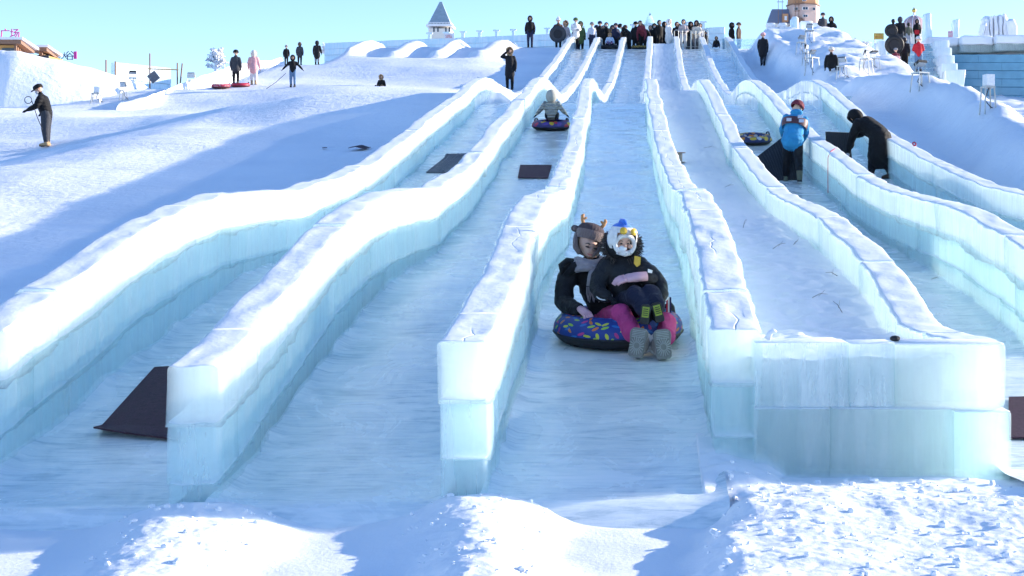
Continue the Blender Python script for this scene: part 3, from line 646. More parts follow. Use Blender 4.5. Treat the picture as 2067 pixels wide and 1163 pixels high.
bank('snow_bank', 'high white snow bank below the wooden houses', [(-60, 84, 212, 62), (0, 93, 210, 62), (90, 108, 208, 62.5), (160, 128, 207, 63), (215, 142, 206, 63.5), (236, 150, 205, 64), (244, 178, 206, 64)], 9, SNOW, 2)
bank('snow_bank', 'curved snow bank right of the scaffold poles', [(232, 200, 207, 60), (285, 186, 205, 61), (330, 172, 200, 64), (400, 148, 190, 68), (440, 136, 178, 72), (500, 120, 165, 78), (560, 112, 150, 84)], 4, SNOW, 5)
lwall = block_wall('ice_block_wall', 'grey-green ice block wall between the snow banks at far left', P(232, 0, 74), P(345, 0, 76), 0, (8.62, 8.55), .42, 5, 1.4, .5, ICE_FAR)
for (px, a, b, d, lab) in ((302.5, 108, 168, 73.0, 'tall scaffold pole in front of the far left ice wall'), (214, 121, 150, 66, 'thin short pole on the high snow bank'), (233, 124, 150, 66, 'thin pole at the right end of the high snow bank'), (358, 127, 160, 73.5, 'crossed scaffold pole near the curved snow bank'), (363, 128, 160, 73.5, 'leaning scaffold pole near the curved snow bank')):
    p0, p1 = P(px, b, d), P(px + (5 if px == 363 else 0), a, d); q = MB(); q.tube([Vector((0, 0, -.4)), p1 - p0], .035, 6); o = q.build('scaffold_pole', BROWN, None, p0); tag(o, lab, 'pole', 'scaffold poles')
p0 = P(298, 139, 72.9); q = MB(); q.tube([(0, 0, 0), P(360, 141, 73.3) - p0], .03, 6); tag(q.build('scaffold_pole', WOOD, None, p0), 'horizontal wooden scaffold pole joining the uprights', 'pole', 'scaffold poles')
p0 = P(310, 160, 70); q = MB(); q.box((0, 0, .1), (.22, .03, .22), rot=Matrix.Rotation(R(-38), 3, 'Y')); tag(q.build('dark_board', GREY, None, p0), 'dark tilted board leaning by the far left scaffold poles', 'board')
# frosted trees and frost sculptures
FROST = mat('white_frost', (.86, .87, .9), .8)
def frost_tree(px, py0, py1, d, label, wpx, seed):
    rs_ = random.Random(seed); base = P(px, py1, d); H = (py1 - py0) * d / F; W_ = wpx * d / F / 2
    r = thing('frosted_tree', label, 'tree', (base.x, d, base.z - .5), group='frosted trees')
    q = MB(); q.tube([(0, 0, 0), (.02, 0, H * .6), (0, .03, H * .9)], [.12, .07, .02], 7)
    tips = []
    for k in range(26):
        a = rs_.random() * 6.28; z = H * (.2 + .7 * rs_.random()); L_ = W_ * (1.15 - .6 * z / H) * (.6 + .5 * rs_.random())
        e = Vector((math.cos(a) * L_, math.sin(a) * L_, z + .3 * L_)); q.tube([(0, 0, z * .85), e * .55 + Vector((0, 0, z * .35)), e], [.035, .02, .008], 5); tips.append(e)
    q.build('trunk', FROST, r)
    q = MB()
    for e in tips:
        for k in range(34):
            f = rs_.random() ** .6; c = Vector((e.x * f, e.y * f, e.z * (.85 + .15 * f))) + Vector([rs_.gauss(0, .13) for _ in range(3)]) * (H / 2.5)
            s = .05 + .07 * rs_.random(); v1 = Vector([rs_.gauss(0, 1) for _ in range(3)]).normalized() * s; v2 = Vector([rs_.gauss(0, 1) for _ in range(3)]).normalized() * s
            q.add([c - v1, c + v2, c + v1, c - v2], [(0, 1, 2, 3)])
    q.build('crown', FROST, r)
for (px, a, b, d, w_, lab) in ((436, 80, 131, 84, 44, 'bushy white frosted tree left of the man with the orange collar'),
                              (665, 78, 104, 114, 40, 'frosted tree at the left end of the long ice wall'), (1712, 62, 108, 108, 46, 'frosted tree just right of the two men on the bank'), (1748, 70, 112, 112, 36, 'frosted tree left of the yellow sign')):
    frost_tree(px, a, b, d, lab, w_, int(px))
# ------------------------------------------------------------------ ice stairs and the great ice wall at right
st = thing('ice_stairs', 'blue ice staircase climbed by a queue of people at upper right', 'stairs', P(1830, 152, 76))
sr = Vector(st.location)
for k in range(16):
    d0 = 76 + k * .56; f = k / 15; z = 8.0 + 2.7 * f; x0, x1 = 12.6 + 1.3 * f, 15.25 + 1.5 * f
    rbox('step', x0, x1, d0, d0 + .9, z - 1.8, z + .18, ICE_LOW, st, .02, .004, 1)
for (xa, xb, nm) in ((12.15, 12.6, 'side_wall'), (15.3, 16.1, 'side_wall')):
    for k in range(4):
        f = k / 4; rbox(nm, xa + 1.35 * f, xb + 1.35 * f, 75.6 + k * 2.3, 75.6 + (k + 1) * 2.3 - .01, 6.2 + 2.7 * f, 8.75 + 2.75 * f, ICE_TOPF, st, .02, .006, 1)
rbox('end_pillar', 14.9, 15.9, 73.6, 74.5, 6.5, 8.2, ICE_TOPF, st, .04, .02, 2, lean=.12)
rbox('end_pillar', 12.1, 12.6, 74.6, 75.4, 6.5, 8.35, ICE_TOPF, st, .04, .02, 2, lean=-.05)
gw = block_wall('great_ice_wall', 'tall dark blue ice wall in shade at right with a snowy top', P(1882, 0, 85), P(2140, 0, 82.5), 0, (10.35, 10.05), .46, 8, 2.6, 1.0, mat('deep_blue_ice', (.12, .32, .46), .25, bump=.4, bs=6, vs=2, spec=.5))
gl = Vector(gw.location)
for k, (a, b) in enumerate(((1873, 1935), (1935.5, 2000), (2000.5, 2070), (2070.5, 2150))):
    rbox('snow_ledge', (a - CX) * 84.6 / F, (b - CX) * 84.6 / F, 84.55 - k * .65, 87.5, 10.78, 11.3 - .03 * k, SNOWC, gw, .12, .05, 2, 2)
    rbox('ice_ledge', (a - CX) * 84.6 / F, (b - CX) * 84.6 / F, 84.65 - k * .65, 87.0, 10.36, 10.77, ICE_TOP, gw, .06, .03, 2, 1)
def sculpt(nm, label, px0, px1, py0, py1, d, th, m, lean=0.0, r=.2):
    a, b = P(px0, py1, d), P(px1, py0, d); o = rbox(nm, a.x, b.x, d, d + th, a.z - .5, b.z, m, None, r, .09, 3, 3, lean)
    return tag(o, label, 'ice sculpture', 'snow and ice sculptures on the right wall')
sculpt('ice_pillar', 'slim square ice pillar standing on the snowy right wall', 1924, 1936, 39, 76, 90, .6, ICE_FAR, 0, .05)
sculpt('ice_pillar', 'tall frosted ice pillar just right of the dome', 1866, 1880, 27, 90, 88.5, .8, ICE_FAR, 0, .12)
sculpt('snow_throne', 'broad fluted snow throne on the right wall', 1988, 2038, 32, 76, 89, 1.2, SNOWC, -.05, .25)
sculpt('snow_horn', 'curved left side of the snow throne', 1981, 1989, 46, 76, 88, 1.4, SNOWC, .12, .15)
sculpt('snow_horn', 'upright right side of the snow throne', 2039, 2057, 38, 76, 88, 1.4, SNOWC, -.1, .18)
for k, (px, y) in enumerate(((1995, 36), (2004, 34), (2013, 32), (2022, 30), (2031, 28))):
    sculpt('snow_flute', ['first', 'second', 'third', 'fourth', 'fifth'][k] + ' vertical flute from the left on the snow throne', px - 3.5, px + 3.5, y, 70, 88.6, .4, SNOWC, -.05, .08)
# cross ice wall behind the worker in black
for (px0, px1, py0, py1, d, lab) in ((1640, 1792, 194, 240, 46.6, 'low lit-top ice wall across the head of the right lane'), (1794, 1835, 193, 230, 46.9, 'short ice wall piece meeting the snow bank')):
    a, b = P(px0, py1, d), P(px1, py0, d); tag(rbox('ice_cross_wall', a.x, b.x, d, d + .35, a.z - .5, b.z, ICE_TOP, None, .04, .02, 2, 2), lab, 'ice wall')
# ------------------------------------------------------------------ people
SKIN = mat('skin', (.62, .38, .27), .55, var=.05, bump=0); LIP = mat('lips', (.45, .12, .11), .5, bump=0); EYE = mat('eye', (.02, .015, .012), .3, bump=0); HAIR = mat('black_hair', (.015, .012, .012), .5)
PAL = dict(black=(.006, .006, .007), black2=(.011, .011, .014), navy=(.02, .025, .06), charcoal=(.045, .047, .055), grey=(.22, .22, .24), lgrey=(.5, .5, .53), white=(.72, .70, .68), cream=(.66, .60, .52), pink=(.72, .38, .38), hotpink=(.55, .06, .20),
           red=(.5, .02, .03), maroon=(.16, .025, .04), blue=(.03, .25, .48), denim=(.12, .2, .32), green=(.10, .16, .06), brown=(.10, .06, .04), tan=(.45, .30, .16), orange=(.65, .16, .02), silver=(.35, .34, .30), khaki=(.16, .16, .11), lilac=(.45, .28, .5), paleblue=(.45, .55, .68), pinkgrey=(.45, .38, .38), ice=(.55, .58, .66), mask=(.75, .76, .78), beige=(.42, .36, .30))
def C(n, quilt=False): return cloth('cloth_' + n + ('_quilt' if quilt else ''), PAL[n], quilt=quilt)
FUR = {}
def rotp(v, about, axis, ang): return Matrix.Rotation(ang, 3, axis) @ (Vector(v) - Vector(about)) + Vector(about)
def loft(mb, S, pts, r, ry=None, lat=(1, 0, 0), mi=0, n=12):
    pts = [Vector(p) for p in pts]; r = list(r); ry = list(ry) if ry else r
    # round caps
    t0 = (pts[0] - pts[1]).normalized(); t1 = (pts[-1] - pts[-2]).normalized()
    P_ = [pts[0] + t0 * r[0] * .8, pts[0] + t0 * r[0] * .5] + pts + [pts[-1] + t1 * r[-1] * .5, pts[-1] + t1 * r[-1] * .8]
    R_ = [r[0] * .35, r[0] * .8] + r + [r[-1] * .8, r[-1] * .35]; Ry = [ry[0] * .35, ry[0] * .8] + ry + [ry[-1] * .8, ry[-1] * .35]
    mb.tube(P_, R_, n, mi, Ry, lat)
    for a in range(len(pts) - 1):
        for f in (0, .25, .5, .75, 1): S.append((*(pts[a].lerp(pts[a + 1], f)), .5 * (r[a] + ry[a]) * (1 - f) + .5 * (r[a + 1] + ry[a + 1]) * f, mi))
PENDING = []
def body_mesh(mb, S, mats, voxel, parent_obj, name='person'):
    me = bpy.data.meshes.new(name); me.from_pydata(mb.V, [], mb.F); o = parent_obj if parent_obj else bpy.data.objects.new(name, me)
    o.data = me
    md = o.modifiers.new('r', 'REMESH'); md.mode = 'VOXEL'; md.voxel_size = voxel; md.use_smooth_shade = True
    sm = o.modifiers.new('s', 'SMOOTH'); sm.factor = .5; sm.iterations = 3
    PENDING.append((o, np.array(S), mats)); return o
def finish_bodies():
    bpy.context.view_layer.update(); dg = bpy.context.evaluated_depsgraph_get()
    done = [(o, bpy.data.meshes.new_from_object(o.evaluated_get(dg)), S, mats) for o, S, mats in PENDING]
    for o, me, S, mats in done:
        o.modifiers.clear(); o.data = me; me.materials.clear()
        for m in mats: me.materials.append(m)
        n = len(me.polygons); c = np.empty(n * 3, np.float32); me.polygons.foreach_get('center', c); c = c.reshape(-1, 3)
        mi = np.zeros(n, np.int32)
        for a in range(0, n, 4000):
            dd_ = np.linalg.norm(c[a:a + 4000, None, :] - S[None, :, :3], axis=2) - S[None, :, 3]; mi[a:a + 4000] = S[dd_.argmin(1), 4].astype(np.int32)
        if n > 9000:                             # creases in the cloth of the larger figures
            nv = len(me.vertices); co = np.empty(nv * 3, np.float32); no = np.empty(nv * 3, np.float32); me.vertices.foreach_get('co', co); me.vertices.foreach_get('normal', no); co = co.reshape(-1, 3); no = no.reshape(-1, 3)
            near = np.zeros(nv, bool)
            for a in range(0, nv, 4000):
                dd_ = np.linalg.norm(co[a:a + 4000, None, :] - S[None, :, :3], axis=2) - S[None, :, 3]; near[a:a + 4000] = S[dd_.argmin(1), 4] != 2
            w_ = co + .06 * np.stack([nz(co[:, 0] * 6, co[:, 1] * 6, co[:, 2] * 6 + k) for k in (0, 9, 21)], -1)
            dsp = .016 * (.35 - np.abs(nz(w_[:, 0] * 7, w_[:, 1] * 7, w_[:, 2] * 13))) + .006 * (.3 - np.abs(nz(w_[:, 0] * 16, w_[:, 1] * 16, w_[:, 2] * 24)))
            co = co + no * (dsp * near)[:, None]; me.vertices.foreach_set('co', co.astype(np.float32).ravel())
        me.polygons.foreach_set('material_index', mi); me.polygons.foreach_set('use_smooth', np.ones(n, bool)); me.update()
    PENDING.clear()
# shared small parts (unit: metres at 1.72 m body height)
def boot_mesh(m, key, tall=.2):
    k = 'boot_' + key
    if k in FUR: return FUR[k]
    q = MB(); q.tube([(0, 0, .02 + tall), (0, 0, .1), (0, -.005, .06)], [.062, .058, .056], 12, 0, [.066, .064, .075]); q.tube([(0, .075, .05), (0, .0, .062), (0, -.09, .055), (0, -.16, .042), (0, -.185, .036)], [.04, .052, .05, .045, .022], 12, 0, [.045, .058, .046, .036, .022], lat=(1, 0, 0)); q.box((0, -.05, .012), (.048, .125, .012), 1)
    me = bpy.data.meshes.new('boot'); me.from_pydata(q.V, [], q.F); me.materials.append(m); me.materials.append(BLK); me.polygons.foreach_set('material_index', np.array(q.M, np.int32)); me.polygons.foreach_set('use_smooth', np.ones(len(q.F), bool)); FUR[k] = me; return me
def face_mesh(mask=None):
    k = 'face_' + str(mask)
    if k in FUR: return FUR[k]
    q = MB()
    for s in (-1, 1):
        q.ball((s * .033, -.088, .012), (.014, .008, .007), 8, 1); q.box((s * .033, -.090, .034), (.018, .004, .0035), 3); q.ball((s * .098, .01, 0), (.014, .024, .034), 8, 0)
    q.ball((0, -.102, -.018), (.014, .016, .022), 8, 0); q.ball((0, -.09, -.055), (.024, .008, .008), 8, 2)
    if mask: q.ball((0, -.055, -.05), (.078, .058, .055), 12, 4)
    me = bpy.data.meshes.new('face'); me.from_pydata(q.V, [], q.F)
    for m in (SKIN, EYE, LIP, HAIR, C(mask) if mask else SKIN): me.materials.append(m)
    me.polygons.foreach_set('material_index', np.array(q.M, np.int32)); me.polygons.foreach_set('use_smooth', np.ones(len(q.F), bool)); FUR[k] = me; return me
def hood_mesh(m, key, kind_):
    k = kind_ + key
    if k in FUR: return FUR[k]
    q = MB()
    if kind_ == 'hood':
        q.ball((0, .018, .0), (.132, .142, .165), 20); keep = [(v[1] > -.062 or abs(v[0]) > .115 or v[2] > .115 or v[2] < -.12) for v in q.V]
        q.F = [f for f in q.F if sum(keep[i] for i in f) >= len(f) - 0]; q.M = [0] * len(q.F)
        q.tube([(.092 * math.cos(a), -.07 + .03 * abs(math.sin(a)) * 0, -.005 + .122 * math.sin(a)) for a in np.linspace(0, 2 * math.pi, 17)], .024, 6)
    elif kind_ == 'fur_hood':
        q.ball((0, .018, .0), (.132, .142, .165), 20); keep = [(v[1] > -.062 or abs(v[0]) > .115 or v[2] > .115 or v[2] < -.12) for v in q.V]
        q.F = [f for f in q.F if all(keep[i] for i in f)]; q.M = [0] * len(q.F)
        rs_ = random.Random(3)
        for a in np.linspace(0, 2 * math.pi, 90):
            b = Vector((.105 * math.cos(a), -.075, -.005 + .135 * math.sin(a))); dr = Vector((math.cos(a) + rs_.gauss(0, .3), -.5 + rs_.gauss(0, .4), math.sin(a) + rs_.gauss(0, .3))).normalized()
            q.tube([b - dr * .015, b + dr * (.045 + .02 * rs_.random())], [.016, .004], 5, 1)
    elif kind_ in ('beanie', 'pom'):
        q.lathe([(.112, .0), (.12, .03), (.115, .075), (.085, .118), (.03, .14), (.001, .144)], (0, .012, 0), 18, 0, 1, 1.08); q.lathe([(.112, -.002), (.124, .0), (.125, .045), (.116, .05)], (0, .012, 0), 18, 0, 1, 1.08)
        if kind_ == 'pom': q.ball((0, .012, .165), .045, 10, 1)
    elif kind_ == 'cap':
        q.lathe([(.112, .01), (.118, .05), (.1, .1), (.04, .125), (.001, .127)], (0, .012, 0), 18, 0, 1, 1.06); q.tube([(0, -.09, .025), (0, -.15, .018), (0, -.185, .008)], [.085, .075, .035], 10, 0, [.01, .008, .006], lat=(1, 0, 0))
    elif kind_ == 'hair':
        q.ball((0, .022, .012), (.113, .118, .132), 18); keep = [(v[1] > -.05 or v[2] > .08) for v in q.V]; q.F = [f for f in q.F if all(keep[i] for i in f)]; q.M = [0] * len(q.F)
    me = bpy.data.meshes.new(kind_); me.from_pydata(q.V, [], q.F); me.materials.append(m); me.materials.append(C('tan') if kind_ == 'fur_hood' else C('white'))
    me.polygons.foreach_set('material_index', np.array(q.M, np.int32)); me.polygons.foreach_set('use_smooth', np.ones(len(q.F), bool)); FUR[k] = me; return me
ARMS = dict(down=((.245, .02, 1.10), (.25, -.05, .86)), pocket=((.27, .04, 1.12), (.18, -.13, 1.0)), front=((.25, -.05, 1.12), (.08, -.25, 1.08)), wide=((.36, .0, 1.16), (.52, -.05, .98)), fwd=((.24, -.16, 1.16), (.2, -.42, 1.12)), up=((.36, -.06, 1.34), (.12, -.14, 1.56)), phone=((.28, -.08, 1.16), (.08, -.17, 1.44)),
            pull=((.27, .12, 1.14), (.26, .3, .95)), cross=((.24, -.08, 1.14), (-.04, -.2, 1.16)), reach=((.26, -.18, 1.02), (.2, -.38, .78)), low=((.27, -.04, 1.08), (.30, -.12, .84)), hold=((.3, -.08, 1.12), (.34, -.2, .92)))
def person(label, loc, H, yaw, jacket, pants, boots='black', head='hood', hcol=None, arms=('down', 'down'), coat=.0, lean=0.0, legs='stand', mask=None, glove='black', quilt=False, lower=None, voxel=.03, turn=0.0, bulk=1.0, name='person', stance=.10, group='people on the ice hill', tilt=0.0, leanx=0.0, hsc=1.12):
    k = H / 1.74; bulk = bulk * 1.07
    o = bpy.data.objects.new(name, bpy.data.meshes.new(name)); COL.objects.link(o); o.location = loc; o.rotation_euler = (0, 0, R(yaw)); o.scale = (k, k, k)
    tag(o, label, 'person', group)
    mb, S = MB(), []; b = bulk
    sit = legs in ('sit', 'kneel'); z0 = -.62 if sit else 0.0
    hip = Vector((0, 0, .92 + z0))
    def U(v):
        v = Vector(v) + Vector((0, 0, z0)); v = rotp(v, hip, 'X', R(lean)); return rotp(v, hip, 'Y', R(leanx)) if leanx else v
    # legs
    for s in (-1, 1):
        if legs == 'sit': pts = [(s * .1, 0, .92 + z0), (s * .16, -.36, 1.0 + z0), (s * .15, -.72, .86 + z0)]; ft = (s * .15, -.74, .76 + z0)
        elif legs == 'kneel': pts = [(s * .1, 0, .92 + z0), (s * .14, -.3, .72 + z0), (s * .14, .05, .66 + z0)]; ft = None
        elif legs == 'walk': pts = [(s * .09, 0, .9), (s * .1, -.07 * s - .04, .48), (s * .1, -.16 * s + .02, .12)]; ft = (s * .1, -.16 * s + .02, 0)
        elif legs == 'stride': pts = [(s * .09, 0, .9), (s * .12, -.1 * s - .05, .48), (s * .15, -.24 * s + .05, .12)]; ft = (s * .15, -.24 * s + .05, 0)
        else: pts = [(s * .09, 0, .9), (s * (stance + .005), -.015, .48), (s * stance, .01, .12)]; ft = (s * stance, .01, 0)
        loft(mb, S, pts, [.10 * b, .075 * b, .062], [.105 * b, .08 * b, .066], mi=1)
        if ft is not None:
            bt = share('boot', boot_mesh(C(boots), boots), o, ft)
            if legs == 'sit': bt.rotation_euler = (R(-70), 0, 0); bt.location = (ft[0], ft[1] + .02, ft[2] + .06)
    # trunk
    loft(mb, S, [U((0, 0, .94)), U((0, -.005, 1.08)), U((0, -.01, 1.24)), U((0, 0, 1.38)), U((0, 0, 1.45))], [.17 * b, .172 * b, .18 * b, .15 * b, .085], [.125 * b, .13 * b, .14 * b, .12 * b, .08], mi=0)
    if coat:
        loft(mb, S, [U((0, 0, 1.02)), (0, hip.y + .005, .90 + z0), (0, .01, .92 - coat + z0)], [.17 * b, .185 * b, .2 * b], [.13 * b, .15 * b, .165 * b], mi=0 if lower is None else 3)
    loft(mb, S, [U((0, 0, 1.43)), U((0, -.01, 1.53))], [.06, .055], mi=2)
    hd = U((0, -.02, 1.605))
    loft(mb, S, [hd + Vector((0, 0, -.045)), hd + Vector((0, -.004, .0)), hd + Vector((0, .004, .045))], [.068, .088, .08], [.078, .098, .09], mi=2)
    for s, a in ((-1, arms[0]), (1, arms[1])):
        e, h = ARMS[a] if isinstance(a, str) else a
        sh = U((s * .155 * b, 0, 1.365)); e = U((s * e[0], e[1], e[2])) if isinstance(a, str) else Vector(e); h = U((s * h[0], h[1], h[2])) if isinstance(a, str) else Vector(h)
        loft(mb, S, [sh, sh.lerp(e, .5), e, e.lerp(h, .55), h], [.066 * b, .07 * b, .062 * b, .056 * b, .046], mi=0)
        f = (h - e).normalized(); side = Vector((-s, 0, 0))
        loft(mb, S, [h + f * .03, h + f * .09, h + f * .15], [.036, .042, .026], [.026, .024, .018], lat=(0, 1, 0), mi=4)
        loft(mb, S, [h + f * .05 + side * .02, h + f * .09 + side * .05 + Vector((0, -.02, 0))], [.017, .013], mi=4)
    body_mesh(mb, S, [C(jacket, quilt), C(pants), SKIN, C(lower or jacket, quilt), C(glove)], voxel, o)
    # head parts, turned with the head
    hr = (R(lean * .75 + tilt), R(leanx), R(turn))
    if head in ('hood', 'fur_hood', 'hair', 'beanie', 'pom', 'cap'):
        hm = share({'fur_hood': 'hood', 'pom': 'hat', 'beanie': 'hat'}.get(head, head), hood_mesh(HAIR if head == 'hair' else C(hcol or jacket), ('' if head == 'hair' else (hcol or jacket)), head), o, hd + (Vector((0, 0, .02)) if head in ('beanie', 'pom', 'cap') else Vector()), hr, (hsc, hsc, hsc))
        if head in ('beanie', 'pom', 'cap'): hm.location = hd + Matrix.Rotation(hr[0], 3, 'X') @ Vector((0, 0, .025))
    share('face', face_mesh(mask), o, hd, hr)
    return o
# ------------------------------------------------------------------ tubes
def tube_pattern(name, base, cols, sc, thr=.3, aspect=2.4):
    m, t, b, N, L = nodes_of(name)
    uv = NN(t, 'ShaderNodeUVMap'); v = NN(t, 'ShaderNodeTexVoronoi', voronoi_dimensions='2D', i_Scale=sc, i_Randomness=.85); L.new(uv.outputs[0], v.inputs['Vector'])
    sb = NN(t, 'ShaderNodeVectorMath', operation='SUBTRACT')
    sm = NN(t, 'ShaderNodeVectorMath', operation='SCALE'); sm.inputs['Scale'].default_value = 1.0; L.new(uv.outputs[0], sm.inputs[0]); L.new(sm.outputs[0], sb.inputs[0]); L.new(v.outputs['Position'], sb.inputs[1])
    sp = NN(t, 'ShaderNodeSeparateColor'); L.new(v.outputs['Color'], sp.inputs[0])
    ro = NN(t, 'ShaderNodeVectorRotate', rotation_type='Z_AXIS'); L.new(sb.outputs[0], ro.inputs['Vector']); L.new(math_(t, L, 'MULTIPLY', sp.outputs[0], 6.28), ro.inputs['Angle'])
    mu = NN(t, 'ShaderNodeVectorMath', operation='MULTIPLY'); mu.inputs[1].default_value = (sc, sc * aspect, 0); L.new(ro.outputs[0], mu.inputs[0])
    ln = NN(t, 'ShaderNodeVectorMath', operation='LENGTH'); L.new(mu.outputs[0], ln.inputs[0])
    fac = math_(t, L, 'LESS_THAN', ln.outputs['Value'], thr)
    r = NN(t, 'ShaderNodeValToRGB'); r.color_ramp.interpolation = 'CONSTANT'; e = r.color_ramp.elements
    while len(e) < len(cols): e.new(.5)
    for i, c in enumerate(cols): e[i].position = i / len(cols); e[i].color = (*c, 1)
    L.new(sp.outputs[1], r.inputs['Fac'])
    mx = NN(t, 'ShaderNodeMix', data_type='RGBA'); L.new(fac, mx.inputs[0]); mx.inputs[6].default_value = (*base, 1); L.new(r.outputs[0], mx.inputs[7]); L.new(mx.outputs[2], b.inputs['Base Color'])
    b.inputs['Roughness'].default_value = .5
    wv = NN(t, 'ShaderNodeTexNoise', i_Scale=5.0, i_Detail=4.0); tc = NN(t, 'ShaderNodeTexCoord'); L.new(tc.outputs['Object'], wv.inputs['Vector']); bp = NN(t, 'ShaderNodeBump', i_Strength=.4, i_Distance=.03); L.new(wv.outputs['Fac'], bp.inputs['Height']); L.new(bp.outputs[0], b.inputs['Normal'])
    return m
LEAF = tube_pattern('leaf_print', (.012, .04, .24), [(.55, .55, .03), (.6, .16, .02), (.5, .03, .2), (.3, .5, .04), (.62, .22, .03), (.02, .14, .45)], 17.0, .46, 2.5)
CAMO = tube_pattern('yellow_camo_print', (.02, .03, .12), [(.62, .4, .03), (.5, .5, .52), (.6, .24, .03), (.62, .42, .03), (.55, .55, .6)], 7.0, .5, 1.5)
SPLASH = tube_pattern('red_splash_print', (.04, .03, .16), [(.5, .03, .05), (.62, .42, .02), (.5, .04, .1), (.1, .05, .3), (.62, .4, .02)], 7.0, .5, 1.6)
REDP = tube_pattern('red_print', (.42, .03, .07), [(.62, .3, .35), (.5, .03, .06), (.6, .35, .4)], 12.0, .4, 1.6); GOLDP = tube_pattern('gold_print', (.10, .07, .01), [(.4, .3, .05), (.25, .2, .04)], 12.0, .4, 1.5); PURP = tube_pattern('purple_print', (.08, .03, .1), [(.3, .1, .3)], 9.0, .4, 1.5)
WEB = mat('black_webbing', (.02, .02, .025), .6)
def tube(label, loc, Rd, cover, rot=(0, 0, 0), base=None, strap=True, seg=56, rr=None, group='snow tubes'):
    r = thing('snow_tube', label, 'snow tube', loc, group=group, rot=rot)
    rr = rr or Rd * .26; Rm = Rd - rr; hz = rr * .92
    def ring(a0, a1, n, m, nm, squash=1.0, bulge=0.0):
        V, Fc, UV = [], [], []
        for i in range(n + 1):
            a = a0 + (a1 - a0) * i / n
            for j in range(seg):
                q = 2 * math.pi * j / seg; pk = 1 + bulge * math.sin(q * 14) * .5
                rad = Rm + rr * math.cos(a) * pk; z = hz + hz * math.sin(a) * (squash if math.sin(a) < 0 else 1)
                V.append((rad * math.cos(q), rad * math.sin(q), z)); UV.append((q * Rm, a * rr))
        for i in range(n):
            for j in range(seg): Fc.append((i * seg + j, i * seg + (j + 1) % seg, (i + 1) * seg + (j + 1) % seg, (i + 1) * seg + j))
        o = mesh(nm, V, Fc, m, r, smooth=True); ul = o.data.uv_layers.new(name='UVMap')
        for p in o.data.polygons:
            for li in p.loop_indices:
                vi = o.data.loops[li].vertex_index; u_, v_ = UV[vi]
                if (vi % seg) == 0 and max(o.data.loops[l].vertex_index % seg for l in p.loop_indices) == seg - 1: u_ += 2 * math.pi * Rm
                ul.data[li].uv = (u_, v_)
        return o
    ring(R(-12), R(200), 16, cover, 'cover', 1, .02); ring(R(-160), R(-13), 10, base or BLK, 'base', .92)
    q = MB(); q.tube([((Rm + rr * .985) * math.cos(a), (Rm + rr * .985) * math.sin(a), hz - hz * .2) for a in np.linspace(0, 2 * math.pi, seg + 1)], .010, 5, cap=False); q.build('piping', WEB, r)
    q = MB(); q.lathe([(0.001, hz * .5), (Rm - rr * .7, hz * .45), (Rm - rr * .55, hz * .8)], n=24); q.build('seat', WEB, r)
    if strap:
        for a in (R(160), R(20)):
            c = Vector((math.cos(a), math.sin(a), 0)); t_ = Vector((-math.sin(a), math.cos(a), 0)); q = MB()
            q.tube([c * (Rm + rr * .45) + t_ * x + Vector((0, 0, hz * 1.85 + z)) for x, z in ((-.09, -.02), (-.06, .045), (0, .065), (.06, .045), (.09, -.02))], [.02] * 5, 6, 0, [.006] * 5, lat=tuple(c)); q.build('handle', WEB, r)
    return r
def slope_rot(l, d, yaw=0.0):
    s = math.atan2(float(lane_floor(l, d + .3) - lane_floor(l, d - .3)), .6); return (s, 0, yaw)
# ------------------------------------------------------------------ woman and child riding the front tube
TD = 12.42; TX = (1248 - CX) * TD / F
tl = R(6.0)
tube_z = float(lane_floor(2, TD)) - .025
T0 = Vector((TX, TD, tube_z))
main_tube = tube('blue leaf-print snow tube carrying the woman and child down the centre lane', T0, .54, LEAF, (tl, 0, 0), rr=.145, seg=72)
q = MB(); q.tube([(0, 0, -.02), (.004, 0, .05), (.0, 0, .11)], [.02, .02, .02], 4, 0, [.004] * 3)
for k, (m, x) in enumerate(((cloth('strap_red', (.55, .03, .06)), -.014), (WHT, 0), (cloth('strap_navy', (.03, .03, .10)), .014))):
    q = MB(); q.box((0, 0, .045), (.0072, .003, .075)); q.build('ribbon', m, main_tube, Vector((.42 + x, -.05, .27)))
rootM = Matrix.Translation(T0 + Vector((0, 0, -.03))) @ Matrix.Rotation(tl * .5, 4, 'X')
def rider(name, label, mb, S, mats, voxel):
    o = bpy.data.objects.new(name, bpy.data.meshes.new(name)); COL.objects.link(o); o.matrix_world = rootM; tag(o, label, 'person', 'riders on the front tube'); body_mesh(mb, S, mats, voxel, o); return o
JB = cloth('black_parka', (.012, .012, .015), .75); JN = cloth('black_child_jacket', (.016, .016, .018), .55); TN = cloth('navy_trousers', (.012, .014, .035), .8); TP = cloth('pink_trousers', (.50, .05, .19), .8); GP = cloth('pink_glove', (.72, .42, .46), .85)
KN = mat('taupe_knit', (.17, .125, .12), .9, bump=1.0, bs=110, bd=.01, sheen=.3); KD = mat('dark_knit', (.07, .05, .055), .9, bump=1.0, bs=110, bd=.01); SCF = mat('grey_scarf', (.30, .26, .28), .9, bump=.8, bs=60, sheen=.3); ANT = mat('tan_felt', (.50, .24, .09), .8, sheen=.3)
BOOTM = mat('taupe_suede', (.34, .29, .25), .85, bump=.4, bs=50, sheen=.3); FLEECE = mat('white_fleece', (.78, .76, .74), .95, bump=1.0, bs=45, bd=.02)
